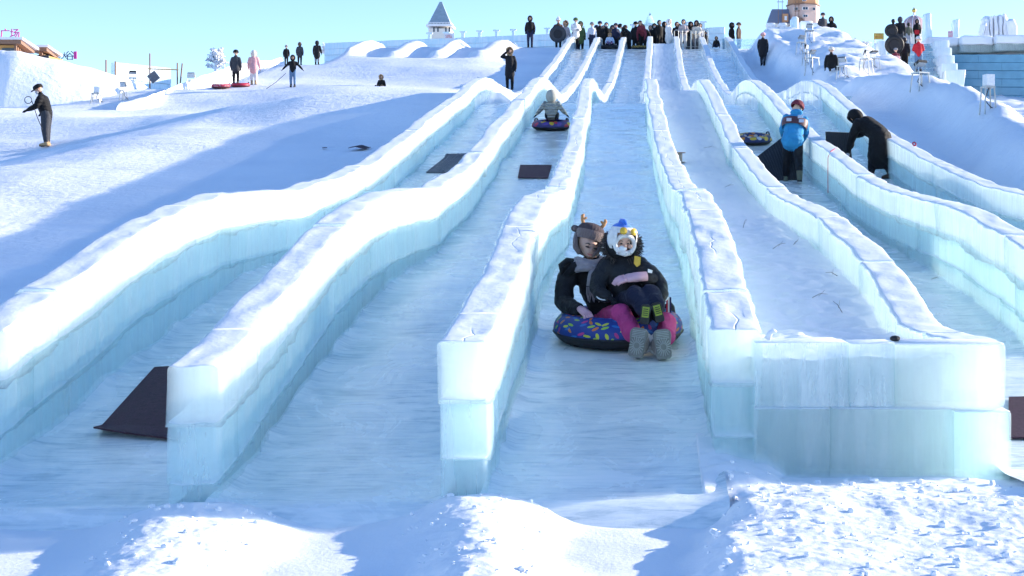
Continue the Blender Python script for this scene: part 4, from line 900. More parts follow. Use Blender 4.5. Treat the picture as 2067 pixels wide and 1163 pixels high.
# --- woman
mb, S = MB(), []
loft(mb, S, [(-.02, .16, .16), (-.07, .2, .34), (-.14, .22, .5), (-.2, .22, .62), (-.22, .2, .69)], [.2, .19, .2, .2, .1], [.15, .14, .14, .12, .09], mi=0)
loft(mb, S, [(-.22, .2, .68), (-.235, .17, .76)], [.06, .055], mi=2)
WH = Vector((-.245, .12, .84))
loft(mb, S, [WH + Vector((.008, 0, -.055)), WH, WH + Vector((-.01, .01, .05))], [.066, .086, .082], [.08, .1, .095], mi=2)
loft(mb, S, [WH + Vector((.012, -.06, -.075)), WH + Vector((.005, -.05, -.04))], [.04, .055], [.04, .05], mi=2)
loft(mb, S, [(-.38, .2, .635), (-.455, .14, .5), (-.46, .05, .36)], [.095, .09, .078], mi=0); loft(mb, S, [(-.46, .05, .36), (-.38, -.1, .325), (-.315, -.22, .33)], [.078, .07, .056], mi=0)
loft(mb, S, [(-.02, .22, .63), (.2, .14, .55), (.33, .02, .5)], [.09, .085, .08], mi=0); loft(mb, S, [(.33, .02, .5), (.29, -.12, .545), (.22, -.2, .575)], [.078, .072, .062], mi=0)
for (kn, an, hp_) in (((.02, -.36, .32), (.13, -.56, .16), (-.1, .1, .2)), ((.40, -.3, .23), (.385, -.54, .13), (.12, .1, .2))):
    loft(mb, S, [hp_, Vector(hp_).lerp(Vector(kn), .5), kn, Vector(kn).lerp(Vector(an), .6), an], [.105, .098, .084, .08, .078], mi=1)
woman = rider('person', 'woman in black parka, pink trousers and antlered knit hat riding the front tube', mb, S, [JB, TP, mat('fair_skin', (.50, .30, .23), .5, var=.03, bump=0)], .014)
SK2 = MATS['fair_skin']
# face
q = MB()
for s in (-1, 1): q.ball((s * .034, -.090, .0), (.018, .009, .0075), 10, 1); q.tube([(s * .016, -.098, .024), (s * .036, -.095, .031), (s * .056, -.082, .024)], [.004, .005, .003], 5, 1)
q.tube([(0, -.092, .005), (0, -.103, -.018), (0, -.108, -.028)], [.008, .011, .013], 8, 0, [.008, .01, .011]); q.ball((0, -.1, -.032), (.017, .014, .010), 8, 0)
q.tube([(-.022, -.093, -.056), (0, -.1, -.06), (.022, -.093, -.056)], [.004, .007, .004], 6, 2)
fw = mesh('face', q.V, q.F, [SK2, EYE, LIP], woman, WH + Vector((.012, -.012, -.018)), True, q.M); fw.rotation_euler = (0, R(14), R(6))
# hat with ear flaps, ears and antlers
def ribbed(prof, n, rib, amp, sx=1, sy=1):
    V, Fc = [], []
    for (r, z) in prof:
        for j in range(n): a = 2 * math.pi * j / n; rr_ = r * (1 + amp * math.sin(a * rib)); V.append((rr_ * math.cos(a) * sx, rr_ * math.sin(a) * sy, z))
    for i in range(len(prof) - 1):
        for j in range(n): Fc.append((i * n + j, i * n + (j + 1) % n, (i + 1) * n + (j + 1) % n, (i + 1) * n + j))
    return V, Fc
q = MB(); V, Fc = ribbed([(.115, -.02), (.12, .01), (.122, .05), (.118, .075)], 96, 32, .018, 1, 1.05); q.add(V, Fc, 0)
V, Fc = ribbed([(.116, .072), (.112, .1), (.095, .13), (.06, .15), (.02, .158), (.001, .159)], 96, 24, .012, 1, 1.05); q.add(V, Fc, 1)
hat = q.build('hat', [KN, KD], woman, WH + Vector((-.002, .028, .052)), True); hat.rotation_euler = (R(-10), R(14), 0); hat.scale = (1, 1, .84)
q = MB()                                         # flaps framing the face
for s in (-1, 1): q.tube([(s * .112, .0, .01), (s * .108, -.03, -.06), (s * .092, -.05, -.125), (s * .05, -.07, -.175)], [.05, .05, .045, .03], 10, 0, [.022, .022, .024, .02], lat=(0, 1, 0))
q.tube([(.1 * math.cos(a), .05 - .02, .0 + .0 * a) for a in (0, 1)], .01, 5); q.ball((0, .05, -.07), (.108, .06, .11), 14)
q.build('ear_flap', KN, hat, (0, 0, 0), True)
for s in (-1, 1):
    q = MB(); q.ball((s * .135, 0, .065), (.036, .022, .036), 12, 1); q.ball((s * .135, -.015, .065), (.022, .012, .022), 10, 0); q.build('ear', [KN, KD], hat, None, True)
    q = MB(); q.tube([(s * .075, -.02, .125), (s * .092, -.02, .165), (s * .10, -.02, .205), (s * .092, -.02, .225)], [.016, .016, .015, .010], 10); q.tube([(s * .095, -.02, .168), (s * .068, -.022, .19), (s * .062, -.022, .2)], [.012, .011, .007], 8); q.build('antler', ANT, hat, None, True)
# scarf with fringe
q = MB()
for z, r_, t_ in ((-.135, .105, .03), (-.165, .118, .034), (-.195, .125, .034)): q.tube([(r_ * math.cos(a), r_ * .85 * math.sin(a) + .01, z + .012 * math.sin(a * 2 + z * 40)) for a in np.linspace(0, 2 * math.pi, 25)], t_, 8, cap=False)
q.tube([(.06, -.1, -.18), (.05, -.13, -.26), (.04, -.14, -.34)], [.05, .06, .06], 8, 0, [.02, .022, .018], lat=(1, 0, 0))
sc = q.build('scarf', SCF, woman, WH, True)
for k in range(9):
    q = MB(); x = -.015 + .0135 * k; q.tube([(x, -.14, -.34), (x + .006 * math.sin(k), -.15, -.40), (x + .01 * math.cos(k * 2), -.145, -.45 - .01 * (k % 3))], [.006, .006, .005], 5); q.build('tassel', SCF, sc)
# storm flap on the shoulder and parka hood
q = MB(); q.tube([(-.47, .10, .56), (-.36, .06, .66), (-.27, .08, .69)], [.02, .05, .03], 8, 0, [.015, .03, .02]); q.tube([(-.47, .1, .60), (-.48, .09, .67), (-.43, .1, .71), (-.33, .13, .70)], [.018, .028, .028, .02], 8); q.build('collar_flap', JB, woman, None, True)
# hands: palm, four fingers, thumb
def hand(nm, parent, loc, rot, m, curl=.9, sc=1.0, flip=1):
    q = MB(); q.tube([(0, .05, 0), (0, 0, 0), (0, -.045, -.002), (0, -.062, -.004)], [.03, .038, .042, .036], 12, 0, [.022, .022, .018, .012], lat=(1, 0, 0))
    for k, (x, L_) in enumerate(((-.031, .058), (-.0105, .07), (.0105, .066), (.031, .052))):
        p = Vector((x, -.055, -.002)); pts = [p]; a = 0.15
        for j, l_ in enumerate((.42, .32, .26)):
            p = p + Vector((0, -math.cos(a), -math.sin(a))) * L_ * l_; pts.append(p); a += curl
        q.tube(pts, [.0105, .0105, .0095, .007], 8)
    q.tube([(-flip * .03, .02, -.004), (-flip * .056, -.012, -.016), (-flip * .058, -.045, -.03), (-flip * .05, -.065, -.038)], [.014, .013, .0115, .008], 8)
    o = q.build(nm, m, parent, loc, True); o.rotation_euler = rot; o.scale = (sc, sc, sc); return o
hand('glove', woman, (-.285, -.27, .325), (R(20), 0, R(35)), GP, 1.1, 1.15, -1)
hand('glove', woman, (.155, -.26, .60), (R(4), R(12), R(-78)), GP, .32, 1.7, 1)
# boots with soles towards the camera
def sole_boot(nm, parent, c, rotz, L_, W_, up, bm_, sole_m, cuff=None, tread=True, roty=0.0):
    # boot points up: sole faces -Y, toe at +Z
    q = MB()
    prof = [(-.5, .30), (-.44, .40), (-.3, .43), (-.1, .40), (.1, .45), (.28, .5), (.4, .46), (.48, .32), (.5, .2)]
    def outline(y, k, mi):
        V = []
        for (z, w_) in prof: V.append((-w_ * W_ * k, y, z * L_ * (1 - (1 - k) * .4)))
        for (z, w_) in reversed(prof): V.append((w_ * W_ * k, y, z * L_ * (1 - (1 - k) * .4)))
        return V
    lay = [(-.0, .96), (.004, 1.0), (.024, 1.0), (.028, .985), (.07, .95), (.1, .8)]
    n = len(prof) * 2; V = []
    for y, k in lay: V += outline(y, k, 0)
    Fc = [tuple(range(n))] + [(i * n + j, i * n + (j + 1) % n, (i + 1) * n + (j + 1) % n, (i + 1) * n + j) for i in range(len(lay) - 1) for j in range(n)] + [tuple((len(lay) - 1) * n + j for j in range(n - 1, -1, -1))]
    mi = [1] + [1] * n * 2 + [0] * n * (len(lay) - 3) + [0]
    q.V, q.F, q.M = V, Fc, mi
    if tread:
        for k in range(18):
            a = 2 * math.pi * k / 18; r0, r1 = .16 * W_, .42 * W_
            q.tube([(r0 * math.cos(a), -.002, -.1 * L_ + r0 * math.sin(a)), (r1 * math.cos(a), -.002, -.1 * L_ + r1 * math.sin(a) * 1.25)], .0035, 4, 2)
        for k in range(5): q.tube([(-.36 * W_, -.002, (.18 + .055 * k) * L_), (.36 * W_, -.002, (.19 + .055 * k) * L_)], .0035, 4, 2)
    else:
        q.box((0, -.004, .1 * L_), (.3 * W_, .006, .26 * L_), 2)
        for k in range(4): q.box((0, -.012, (-.05 + .1 * k) * L_), (.22 * W_, .004, .02 * L_), 1)
    o = q.build(nm, [bm_, sole_m, mat('sole_light', (.42, .41, .38), .8) if tread else mat('lime_sole', (.35, .42, .05), .6)], parent, c, False); o.rotation_euler = (R(-8), R(roty), R(rotz))
    s = MB(); s.tube([(0, .06, -.2 * L_), (0, .13, -.12 * L_), (0, .21, .0)], [.36 * W_ + .01, .40 * W_ + .012, .42 * W_ + .012], 14, 0); s.build('shaft', bm_, o, None, True)
    if cuff:
        s = MB(); s.tube([(.42 * W_ * math.cos(a) + .012 * math.cos(a), .215 + .01 * math.sin(a * 9), .42 * W_ * math.sin(a) + .012 * math.sin(a)) for a in np.linspace(0, 2 * math.pi, 25)], .022, 7, cap=False); s.build('fleece_cuff', cuff, o, None, True)
    return o
SOLE = mat('grey_sole', (.22, .21, .19), .8)
sole_boot('boot', woman, (.16, -.76, .125), -12, .235, .142, 1, BOOTM, SOLE, FLEECE, True, 8); sole_boot('boot', woman, (.365, -.77, .115), 10, .235, .142, 1, BOOTM, SOLE, FLEECE, True, -4)
# --- child on her lap
mb, S = MB(), []
loft(mb, S, [(.10, -.05, .36), (.08, -.03, .46), (.06, 0, .58), (.04, .03, .68), (.03, .03, .74)], [.15, .155, .165, .155, .08], [.12, .125, .125, .11, .07], mi=0)
CH = Vector((.03, -.05, .885))
loft(mb, S, [(.03, .0, .74), (.03, -.03, .82)], [.05, .05], mi=2); loft(mb, S, [CH + Vector((0, 0, -.05)), CH, CH + Vector((0, .005, .04))], [.066, .084, .078], [.075, .093, .088], mi=2)
loft(mb, S, [(.17, .0, .68), (.27, -.06, .6), (.345, -.12, .52)], [.082, .08, .07], mi=0); loft(mb, S, [(.345, -.12, .52), (.355, -.2, .46), (.34, -.26, .41)], [.07, .066, .055], mi=0)
loft(mb, S, [(-.08, .0, .68), (-.15, -.06, .58), (-.17, -.12, .5)], [.082, .08, .072], mi=0); loft(mb, S, [(-.17, -.12, .5), (-.14, -.2, .46), (-.09, -.25, .43)], [.07, .064, .055], mi=0)
for s, kn, an in ((-1, (.14, -.36, .46), (.22, -.53, .36)), (1, (.27, -.34, .47), (.32, -.52, .38))): loft(mb, S, [(.10 + s * .05, -.1, .36), kn, an], [.095, .085, .068], mi=1)
child = rider('person', 'child in black jacket and blue and white fleece hat sitting on the woman\'s lap', mb, S, [JN, TN, mat('child_skin', (.64, .38, .28), .5, var=.03, bump=0)], .013)
CS = MATS['child_skin']
q = MB()
for s in (-1, 1): q.ball((s * .03, -.088, .0), (.012, .006, .006), 10, 1); q.tube([(s * .016, -.092, .02), (s * .032, -.09, .025), (s * .046, -.082, .02)], [.002, .003, .002], 5, 1); q.ball((s * .05, -.07, -.025), (.024, .02, .02), 8, 0)
q.ball((0, -.096, -.02), (.014, .012, .012), 8, 0); q.tube([(-.018, -.09, -.05), (0, -.094, -.053), (.018, -.09, -.05)], [.003, .005, .003], 6, 2)
fc = mesh('face', q.V, q.F, [CS, EYE, LIP], child, CH + Vector((0, 0, -.02)), True, q.M); fc.rotation_euler = (0, 0, R(18))
BLUEF = mat('blue_fleece', (.03, .16, .60), .85, bump=.6, bs=50, sheen=.3); YELF = mat('yellow_button', (.66, .42, .04), .35)
q = MB(); q.ball((0, .012, .02), (.122, .125, .135), 24); keep = [(v[1] > -.045 or v[2] > .055) and v[2] > -.06 for v in q.V]; q.F = [f for f in q.F if all(keep[i] for i in f)]; q.M = [0] * len(q.F)
hc = q.build('hat', BLUEF, child, CH, True); hc.rotation_euler = (0, R(6), R(24))
q = MB(); q.ball((0, .006, .022), (.131, .136, .137), 30)        # white fleece front panel and cheek flaps
keep = [(v[1] < -.05 and v[2] > .045 and v[2] < .13) or (v[1] < .03 and abs(v[0]) > .08 and v[2] > -.1) for v in q.V]; q.F = [f for f in q.F if all(keep[i] for i in f)]; q.M = [0] * len(q.F)
q.tube([(.085 * math.cos(a), -.098 + .03 * abs(math.cos(a)), -.028 + .075 * math.sin(a)) for a in np.linspace(R(-60), R(240), 26)], [.020] * 26, 8)
q.tube([(-.06, -.06, -.09), (0, -.085, -.105), (.06, -.06, -.09)], .024, 8); q.build('fleece_front', FLEECE, hc, None, True)
for s in (-1, 1):
    q = MB(); q.lathe([(.001, .012), (.018, .012), (.027, .006), (.028, 0)], n=18); q.lathe([(.024, .006), (.031, .008), (.031, .0)], n=18)
    o = q.build('round_button', YELF, hc, (s * .046, -.124, .082), True); o.rotation_euler = (R(72), 0, R(s * 16))
q = MB(); q.tube([(0, -.06, .135), (0, -.02, .160), (0, .04, .165), (0, .09, .135)], [.012, .022, .022, .012], 8); q.build('crest', BLUEF, hc, None, True)
q = MB(); q.ball((0, -.078, -.062), (.045, .03, .026), 12); q.build('face_mask', C('mask'), child, CH, True)
# big fur-edged hood behind the head
q = MB(); q.ball((.0, .06, -.04), (.15, .11, .13), 20); q.build('hood', JN, child, CH, True)
q = MB(); rs_ = random.Random(5)
for k in range(420):
    a = rs_.uniform(R(-70), R(250)); b = Vector((.142 * math.cos(a), .03 + rs_.gauss(0, .03), -.045 + .125 * math.sin(a))); dr = Vector((math.cos(a) + rs_.gauss(0, .35), -.4 + rs_.gauss(0, .4), math.sin(a) + rs_.gauss(0, .35))).normalized()
    q.tube([b - dr * .01, b + dr * .02, b + dr * (.035 + .02 * rs_.random()) + Vector((0, 0, -.006))], [.0045, .0035, .001], 4)
fr_ = q.build('fur_trim', mat('dark_fur', (.03, .022, .018), .8, sheen=.4), child, CH); fr_['kind'] = 'stuff'
q = MB(); q.tube([(-.026, 0, .045), (.026, 0, .045), (.026, 0, -.02), (0, 0, -.045), (-.026, 0, -.02)], [.001] * 5, 4); q.add([(-.028, 0, .045), (.028, 0, .045), (.028, 0, -.02), (0, 0, -.045), (-.028, 0, -.02), (-.028, .006, .045), (.028, .006, .045), (.028, .006, -.02), (0, .006, -.045), (-.028, .006, -.02)], [(4, 3, 2, 1, 0), (5, 6, 7, 8, 9), (0, 1, 6, 5), (1, 2, 7, 6), (2, 3, 8, 7), (3, 4, 9, 8), (4, 0, 5, 9)]); q.build('yellow_patch', YELF, child, (.16, -.115, .715)).rotation_euler = (R(-18), R(12), R(22))
q = MB(); q.box((0, 0, 0), (.024, .003, .017)); q.build('white_label', WHT, child, (.265, -.145, .635)).rotation_euler = (R(-20), R(20), R(35))
for (c, rz) in (((.348, -.235, .43), 0), ((-.11, -.235, .445), 0)):
    q = MB(); q.tube([(.062 * math.cos(a), .045 * math.sin(a), .03 * math.sin(a)) for a in np.linspace(0, 2 * math.pi, 19)], .006, 5, cap=False); q.build('cuff_stripe', WHT, child, c)
hand('glove', child, (.345, -.30, .385), (R(40), 0, R(10)), C('black2'), .9, .75, 1); hand('glove', child, (-.05, -.29, .42), (R(20), 0, R(40)), C('black2'), .9, .75, -1)
CB = mat('black_child_boot', (.018, .018, .018), .5)
sole_boot('boot', child, (.225, -.64, .335), -6, .16, .09, 1, CB, CB, None, False, 6); sole_boot('boot', child, (.325, -.63, .35), 12, .16, .09, 1, CB, CB, None, False, -14)
# ------------------------------------------------------------------ silver-jacketed child on the tube in the next lane
p = on_lane(1, 1113, 262); s = F / p.y
tube('red and yellow print snow tube under the child in the silver jacket', p, 39 / s, SPLASH, slope_rot(1, p.y))
person('child in silver quilted hooded jacket sitting on a tube, seen from behind', p + Vector((0, -.02, .12 + .0)), 73 / s / .62 * .86, 180, 'silver', 'black2', head='hood', arms=('wide', 'wide'), legs='sit', quilt=True, voxel=.022, bulk=1.25, hsc=1.45)
MATS['cloth_silver_quilt'].node_tree.nodes['Principled BSDF'].inputs['Metallic'].default_value = .6; MATS['cloth_silver_quilt'].node_tree.nodes['Principled BSDF'].inputs['Roughness'].default_value = .32
# empty tube by the blue worker
p = on_lane(4, 1520, 290); s = F / p.y
tube('empty blue and yellow camouflage snow tube beside the worker in the blue jacket', p, 38 / s, CAMO, slope_rot(4, p.y))
# ------------------------------------------------------------------ ribbed mats
def mat_sheet(label, V4, m, curl=None, ribs=0, nm='rubber_mat', thick=.012, bulge=None):
    a, b, c, d_ = [Vector(v) for v in V4]; n, k = 24, 24
    V, Fc = [], []
    nrm = (b - a).cross(d_ - a).normalized()
    if nrm.z < 0 and abs(nrm.z) > .3: nrm = -nrm
    for side in (0, 1):
        for i in range(n + 1):
            for j in range(k + 1):
                u_, v_ = j / k, i / n; p_ = (a.lerp(b, u_)).lerp(d_.lerp(c, u_), v_)
                h = side * thick + (curl(u_, v_) if curl else 0)
                V.append(p_ + nrm * h)
    o = (n + 1) * (k + 1)
    for i in range(n):
        for j in range(k):
            q_ = i * (k + 1) + j; Fc.append((q_, q_ + k + 1, q_ + k + 2, q_ + 1)); Fc.append((o + q_, o + q_ + 1, o + q_ + k + 2, o + q_ + k + 1))
    ed = [j for j in range(k + 1)] + [(i + 1) * (k + 1) - 1 for i in range(1, n + 1)] + [n * (k + 1) + j for j in range(k - 1, -1, -1)] + [i * (k + 1) for i in range(n - 1, 0, -1)]
    for x in range(len(ed)): y = ed[(x + 1) % len(ed)]; Fc.append((ed[x], y, y + o, ed[x] + o))
    root = mesh(nm, [v - a for v in V], Fc, m, None, a)
    if ribs:
        for r_ in range(ribs):
            u_ = (r_ + .5) / ribs; q = MB(); q.tube([(a.lerp(b, u_)).lerp(d_.lerp(c, u_), v_) + nrm * (thick + (curl(u_, v_) if curl else 0)) - a for v_ in np.linspace(0, 1, 13)], .009, 5); q.build('rib', m, root)
    return tag(root, label, 'mat', 'sliding mats')
PURPLE = mat('plum_mat', (.055, .022, .035), .75, var=.3, vs=30, bump=.5, bs=60); MAROON = mat('maroon_mat', (.075, .03, .04), .8, bump=.5, bs=60); 
def dust(m, amt=.66):
    t = m.node_tree; L = t.links; b = t.nodes['Principled BSDF']; src = b.inputs['Base Color'].links[0].from_socket
    f = ramp(t, L, world_noise(t, L, (1, 1, 1), 7.0, 9.0, .4, .75), [(amt - .1, (0, 0, 0)), (amt + .06, (.8, .8, .8))])
    mx = NN(t, 'ShaderNodeMix', data_type='RGBA'); L.new(f, mx.inputs[0]); L.new(src, mx.inputs[6]); mx.inputs[7].default_value = (.8, .82, .85, 1); L.new(mx.outputs[2], b.inputs['Base Color'])
dust(PURPLE, .78); dust(MAROON, .74); dust(GREY, .68)
RIBM = mat('black_ribbed_mat', (.025, .027, .032), .45)
lz = lambda l, X, d: Vector((X, d, float(lane_floor(l, d)) + .012))
a, b, c_, d_ = on_lane(0, 190, 884), on_lane(0, 370, 905), on_lane(0, 420, 738), on_lane(0, 312, 748)
mat_sheet('dark plum mat lying against the foot of the three-course wall end', [a, lz(0, -2.80, b.y), lz(0, -2.80, d_.y + .2), d_], PURPLE, lambda u_, v_: .01 + .05 * max(0, .12 - v_) / .12 * (1 - u_) ** 2 + .03 * u_ * math.sin(v_ * 3))
a, b, c_, d_ = on_lane(0, 860, 350), on_lane(0, 900, 351), on_lane(0, 925, 318), on_lane(0, 900, 318)
mat_sheet('grey ribbed mat lying in the leftmost lane', [a, b, lz(0, b.x + .25, c_.y), d_], GREY, lambda u_, v_: .01 + .05 * max(0, v_ - .9) * 10, 8)
a, b, c_, d_ = on_lane(1, 1045, 361), on_lane(1, 1106, 362), on_lane(1, 1114, 335), on_lane(1, 1050, 335)
mat_sheet('maroon mat lying in the lane below the silver-jacketed child', [v + Vector((0, 0, .012)) for v in (a, b, c_, d_)], MAROON)
a, b = on_lane(4, 2036, 890), on_lane(4, 2036, 806)
mat_sheet('dark mat cut by the right edge beyond the clear block wall', [a, a + Vector((.9, 0, .02)), b + Vector((.9, 0, .02)), b], PURPLE, lambda u_, v_: .01)
p = on_ground(722, 305, 16); p2 = on_ground(655, 302, 16)
mat_sheet('thin dark mat scrap lying on the blue-shaded snow slope', [p + Vector((-.22, -.1, .03)), p + Vector((.2, 0, .05)), p + Vector((.24, .5, .12)), p + Vector((-.1, .4, .1))], PURPLE, lambda u_, v_: .03 + .03 * math.sin(u_ * 5))
mat_sheet('tiny dark scrap left of the thin mat on the snow slope', [p2 + Vector((-.05, -.06, .03)), p2 + Vector((.05, -.06, .03)), p2 + Vector((.05, .1, .05)), p2 + Vector((-.05, .1, .05))], PURPLE)
# ------------------------------------------------------------------ the two workers
p = on_lane(4, 1600, 368); s = F / p.y; Hb = 1.72
wb = person('worker in blue patterned jacket and red hat leaning over a ribbed mat, back turned', p + Vector((0, 0, 0)), Hb, 172, 'blue', 'black2', 'khaki', 'beanie', 'maroon', ('fwd', 'fwd'), lean=27, leanx=-8, legs='stride', coat=.08, voxel=.018, bulk=1.12, turn=-25, tilt=8)
q = MB(); q.V, q.F = [], []
PAT = mat('printed_panel', (.10, .04, .045), .5, var=.45, vs=14)
loftS = []; q = MB(); hipw = Vector((0, 0, .92))
def Uw(v, ln=27): return rotp(rotp(v, hipw, 'X', R(ln)), hipw, 'Y', R(-8))
q.tube([Uw((0, -.005, 1.13)), Uw((0, -.008, 1.22)), Uw((0, -.004, 1.31))], [.252, .272, .266], 20, 0, [.19, .206, .19], lat=(1, 0, 0), cap=False); q.build('printed_panel', PAT, wb, None, True)
for z, x in ((1.2, -.11), (1.19, .1), (1.29, -.08)):
    c = Uw((x * 1.2, .205, z)); q = MB(); q.box((0, 0, 0), (.05, .006, .035), rot=Matrix.Rotation(R(27), 3, 'X')); q.build('print_patch', C('ice'), wb, c)
q = MB(); q.ball(Uw((0, .09, 1.45)), (.13, .07, .075), 16); q.build('hood', C('blue'), wb, None, True)
pm = [on_lane(4, 1528, 330), on_lane(4, 1545, 366), on_lane(4, 1612, 368)]
A_ = on_lane(4, 1548, 368); B_ = on_lane(4, 1612, 369)
A_ = Vector((A_.x, p.y + .12, float(lane_floor(4, p.y + .12)) + .01)); B_ = Vector((B_.x + .05, p.y + .2, float(lane_floor(4, p.y + .2)) + .01))
C_ = P(1590, 270, p.y + .55); D_ = P(1522, 322, p.y + .5)
mat_sheet('black ribbed mat lifted by the worker in the blue jacket', [A_, B_, C_, D_], RIBM, lambda u_, v_: .05 * math.sin(v_ * 3), 14)
p = on_lane(5, 1768, 362); p.x -= .02
p.x += .10
wk = person('worker in long black hooded coat bending far over in the right lane', p, 1.74, -128, 'black', 'black2', 'brown', 'hood', 'black', (((-.24, -.55, .98), (-.18, -.80, .92)), ((.24, -.52, .84), (.22, -.60, .58))), lean=56, legs='walk', coat=.48, voxel=.018, bulk=1.35, glove='lgrey', tilt=10)
q = MB(); q.tube([rotp((.05, .155, 1.02), hipw, 'X', R(52)), rotp((-.05, .155, 1.02), hipw, 'X', R(52))], .014, 5); q.build('red_tag', C('red'), wk)
dq = p.y + .45
mat_sheet('grey ribbed mat gripped upright by the worker in the long black coat', [P(1668, 330, dq), P(1722, 340, dq), P(1714, 268, dq + .1), P(1666, 266, dq + .1)], RIBM, None, 12)
# red cord over the wall, coil and strap
w6 = lambda px, py: None
d0 = 27.2
pts = [Vector((float(wall_x(5, d0)) + .10, d0 + .9, float(wall_top(5, d0 + .9)) + .012)), Vector((float(wall_x(5, d0)) - .10, d0 + .2, float(wall_top(5, d0 + .2)) + .02)), Vector((float(wall_x(5, d0)) - .175, d0, float(wall_top(5, d0)) - .06)), Vector((float(wall_x(5, d0)) - .19, d0 - .1, float(wall_top(5, d0)) - .4)), Vector((float(wall_x(5, d0)) - .2, d0 - .2, float(wall_top(5, d0)) - .72))]
q = MB(); q.tube([v - pts[0] for v in pts], .006, 6); tag(q.build('cord', C('red'), None, pts[0]), 'thin red cord hanging over the ice wall between the workers', 'cord')
d0 = 28.6; b0 = Vector((float(wall_x(6, d0)) + .08, d0, float(wall_top(6, d0)) + .02)); q = MB(); q.tube([(.03 * math.cos(a), .02 * math.sin(a), .03 + .035 * math.sin(a)) for a in np.linspace(0, 6.28, 13)], .012, 6, cap=False); tag(q.build('red_ring', C('red'), None, b0), 'small red and yellow ring lying on the rightmost slide wall', 'ring')
# cable spool in the snow strip
p = on_lane(3, 1372, 330); r = thing('cable_spool', 'small metal spool lying on the snow strip by the cracked wall', 'spool', p, R(15))
q = MB(); q.lathe([(.001, 0), (.11, 0), (.11, .012), (.001, .012)], n=20); q.build('flange', STEEL, r, (0, 0, .02)); q = MB(); q.lathe([(.055, .012), (.055, .19)], n=16); q.build('drum', mat('tan_drum', (.35, .30, .24), .6), r, (0, 0, .02)); q = MB(); q.lathe([(.001, .19), (.12, .19), (.12, .202), (.001, .202)], n=20); q.build('flange', BROWN, r, (0, 0, .02))
# twigs and crumbs
TWIG = mat('dry_twig', (.10, .07, .04), .9)
TWL = ['bent twig on the snow strip, nearest the low clear block wall', 'steep twig on the snow strip, against the foot of the wall', 'twig midway down the snow strip, close to the drip-edged wall', 'long leaning twig midway up the snow strip', 'twig just right of the long leaning twig on the snow strip', 'long flat twig highest up the snow strip, above the spool', 'twig on the ice of the right lane, near the wall foot', 'twig on the ice of the right lane, nearest the camera', 'twig on the snow strip level with the worker in blue', 'tiny twig on the snow strip, below the drip-edged wall']
for k, (l, px, py, an, L_) in enumerate(((3, 1640, 604, 20, .16), (3, 1700, 635, 110, .2), (3, 1600, 500, 60, .15), (3, 1500, 462, 80, .22), (3, 1560, 505, 40, .2), (3, 1420, 300, 10, .3), (4, 1880, 566, 5, .12), (4, 1990, 610, 0, .14), (3, 1462, 380, 30, .2), (3, 1690, 560, 150, .12))):
    p = on_lane(l, px, py); a = R(an); q = MB(); e = Vector((math.cos(a) * L_, .1, math.sin(a) * L_ * .5)); q.tube([(0, 0, 0), e * .5 + Vector((0, 0, .02)), e], [.003, .0025, .0015], 5); q.tube([e * .4, e * .6 + Vector((.03, 0, .05))], [.002, .001], 5)
    tag(q.build('twig', TWIG, None, p + Vector((0, 0, .01))), TWL[k], 'twig', 'twigs on the snow strip' if l == 3 else 'twigs in the right lane')
p = Vector((cx_(1804, 9.55), 9.5, -.672)); q = MB(); q.ball((0, 0, .012), (.035, .03, .02), 10); tag(q.build('pebble', BLK, None, p), 'black pebble on top of the clear block wall', 'pebble')
q = MB(); q.tube([(0, 0, 0), (.02, 0, .04), (.045, 0, .055), (.06, 0, .045)], [.022, .018, .014, .008], 8); tag(q.build('ice_spur', SNOWC, None, (cx_(1548, 9.5), 9.5, -.665), True), 'small curled lump of snow where the clear wall meets the cracked wall', 'snow lump')
# ------------------------------------------------------------------ people on the left slope
def at(px, feet, top, d0=None, d=None, z=None):
    if d is None: p = on_ground(px, feet, d0 or 44.0)
    else: X = (px - CX) * d / F; p = Vector((X, d, float(G(X, d)) if z is None else z))
    H = (HY - top) * p.y / F - p.z
    return p, H
def stand(label, px, feet, top, yaw, *a, d0=None, d=None, z=None, hmin=1.0, hmax=1.95, **kw):
    p, H = at(px, feet, top, d0, d, z); Hc = min(max(H, hmin), hmax)
    if abs(Hc - H) > .02: print('H', label[:30], round(H, 2), 'd', round(p.y, 1))
    return person(label, p, Hc, yaw, *a, **kw)
LG = 'people on the left snow slope'
stand('man in black cap, mask and black jacket holding a tow strap at far left', 94, 278, 165, -80, 'black', 'charcoal', 'tan', 'cap', 'black', ('pocket', 'fwd'), d=46.3, mask='lgrey', group=LG, voxel=.022, lean=16, tilt=14, bulk=1.28, quilt=True)
stand('man in dark coat with orange collar pulling red tubes, seen from behind', 476, 173, 102, 180, 'charcoal', 'black2', 'khaki', 'beanie', 'black', ('down', 'down'), d0=60, coat=.1, group=LG)
stand('person in pale pink coat and fluffy hat walking beside the red tubes', 512, 171, 103, 185, 'pink', 'white', 'tan', 'fur_hood', 'cream', ('low', 'low'), d0=60, coat=.15, group=LG, bulk=1.12)
stand('person in black with a white pom-pom hat, leftmost of the three walkers', 578, 138, 92, 190, 'black', 'black2', 'black', 'pom', 'grey', d0=80, group=LG, legs='walk')
stand('person in dark jacket with a backpack, middle of the three walkers', 605, 132, 86, 180, 'charcoal', 'black2', 'black', 'hood', 'brown', d0=80, group=LG, coat=.1)
stand('person in long dark puffer coat, rightmost of the three walkers', 640, 130, 83, 178, 'black2', 'grey', 'black', 'hood', 'black2', ('low', 'low'), d0=80, coat=.28, group=LG, quilt=True, bulk=1.15)
stand('person in black hooded top and jeans with both arms spread, holding a strap', 591, 176, 112, 5, 'black', 'denim', 'charcoal', 'hood', 'black', ('wide', 'wide'), d0=56, group=LG)
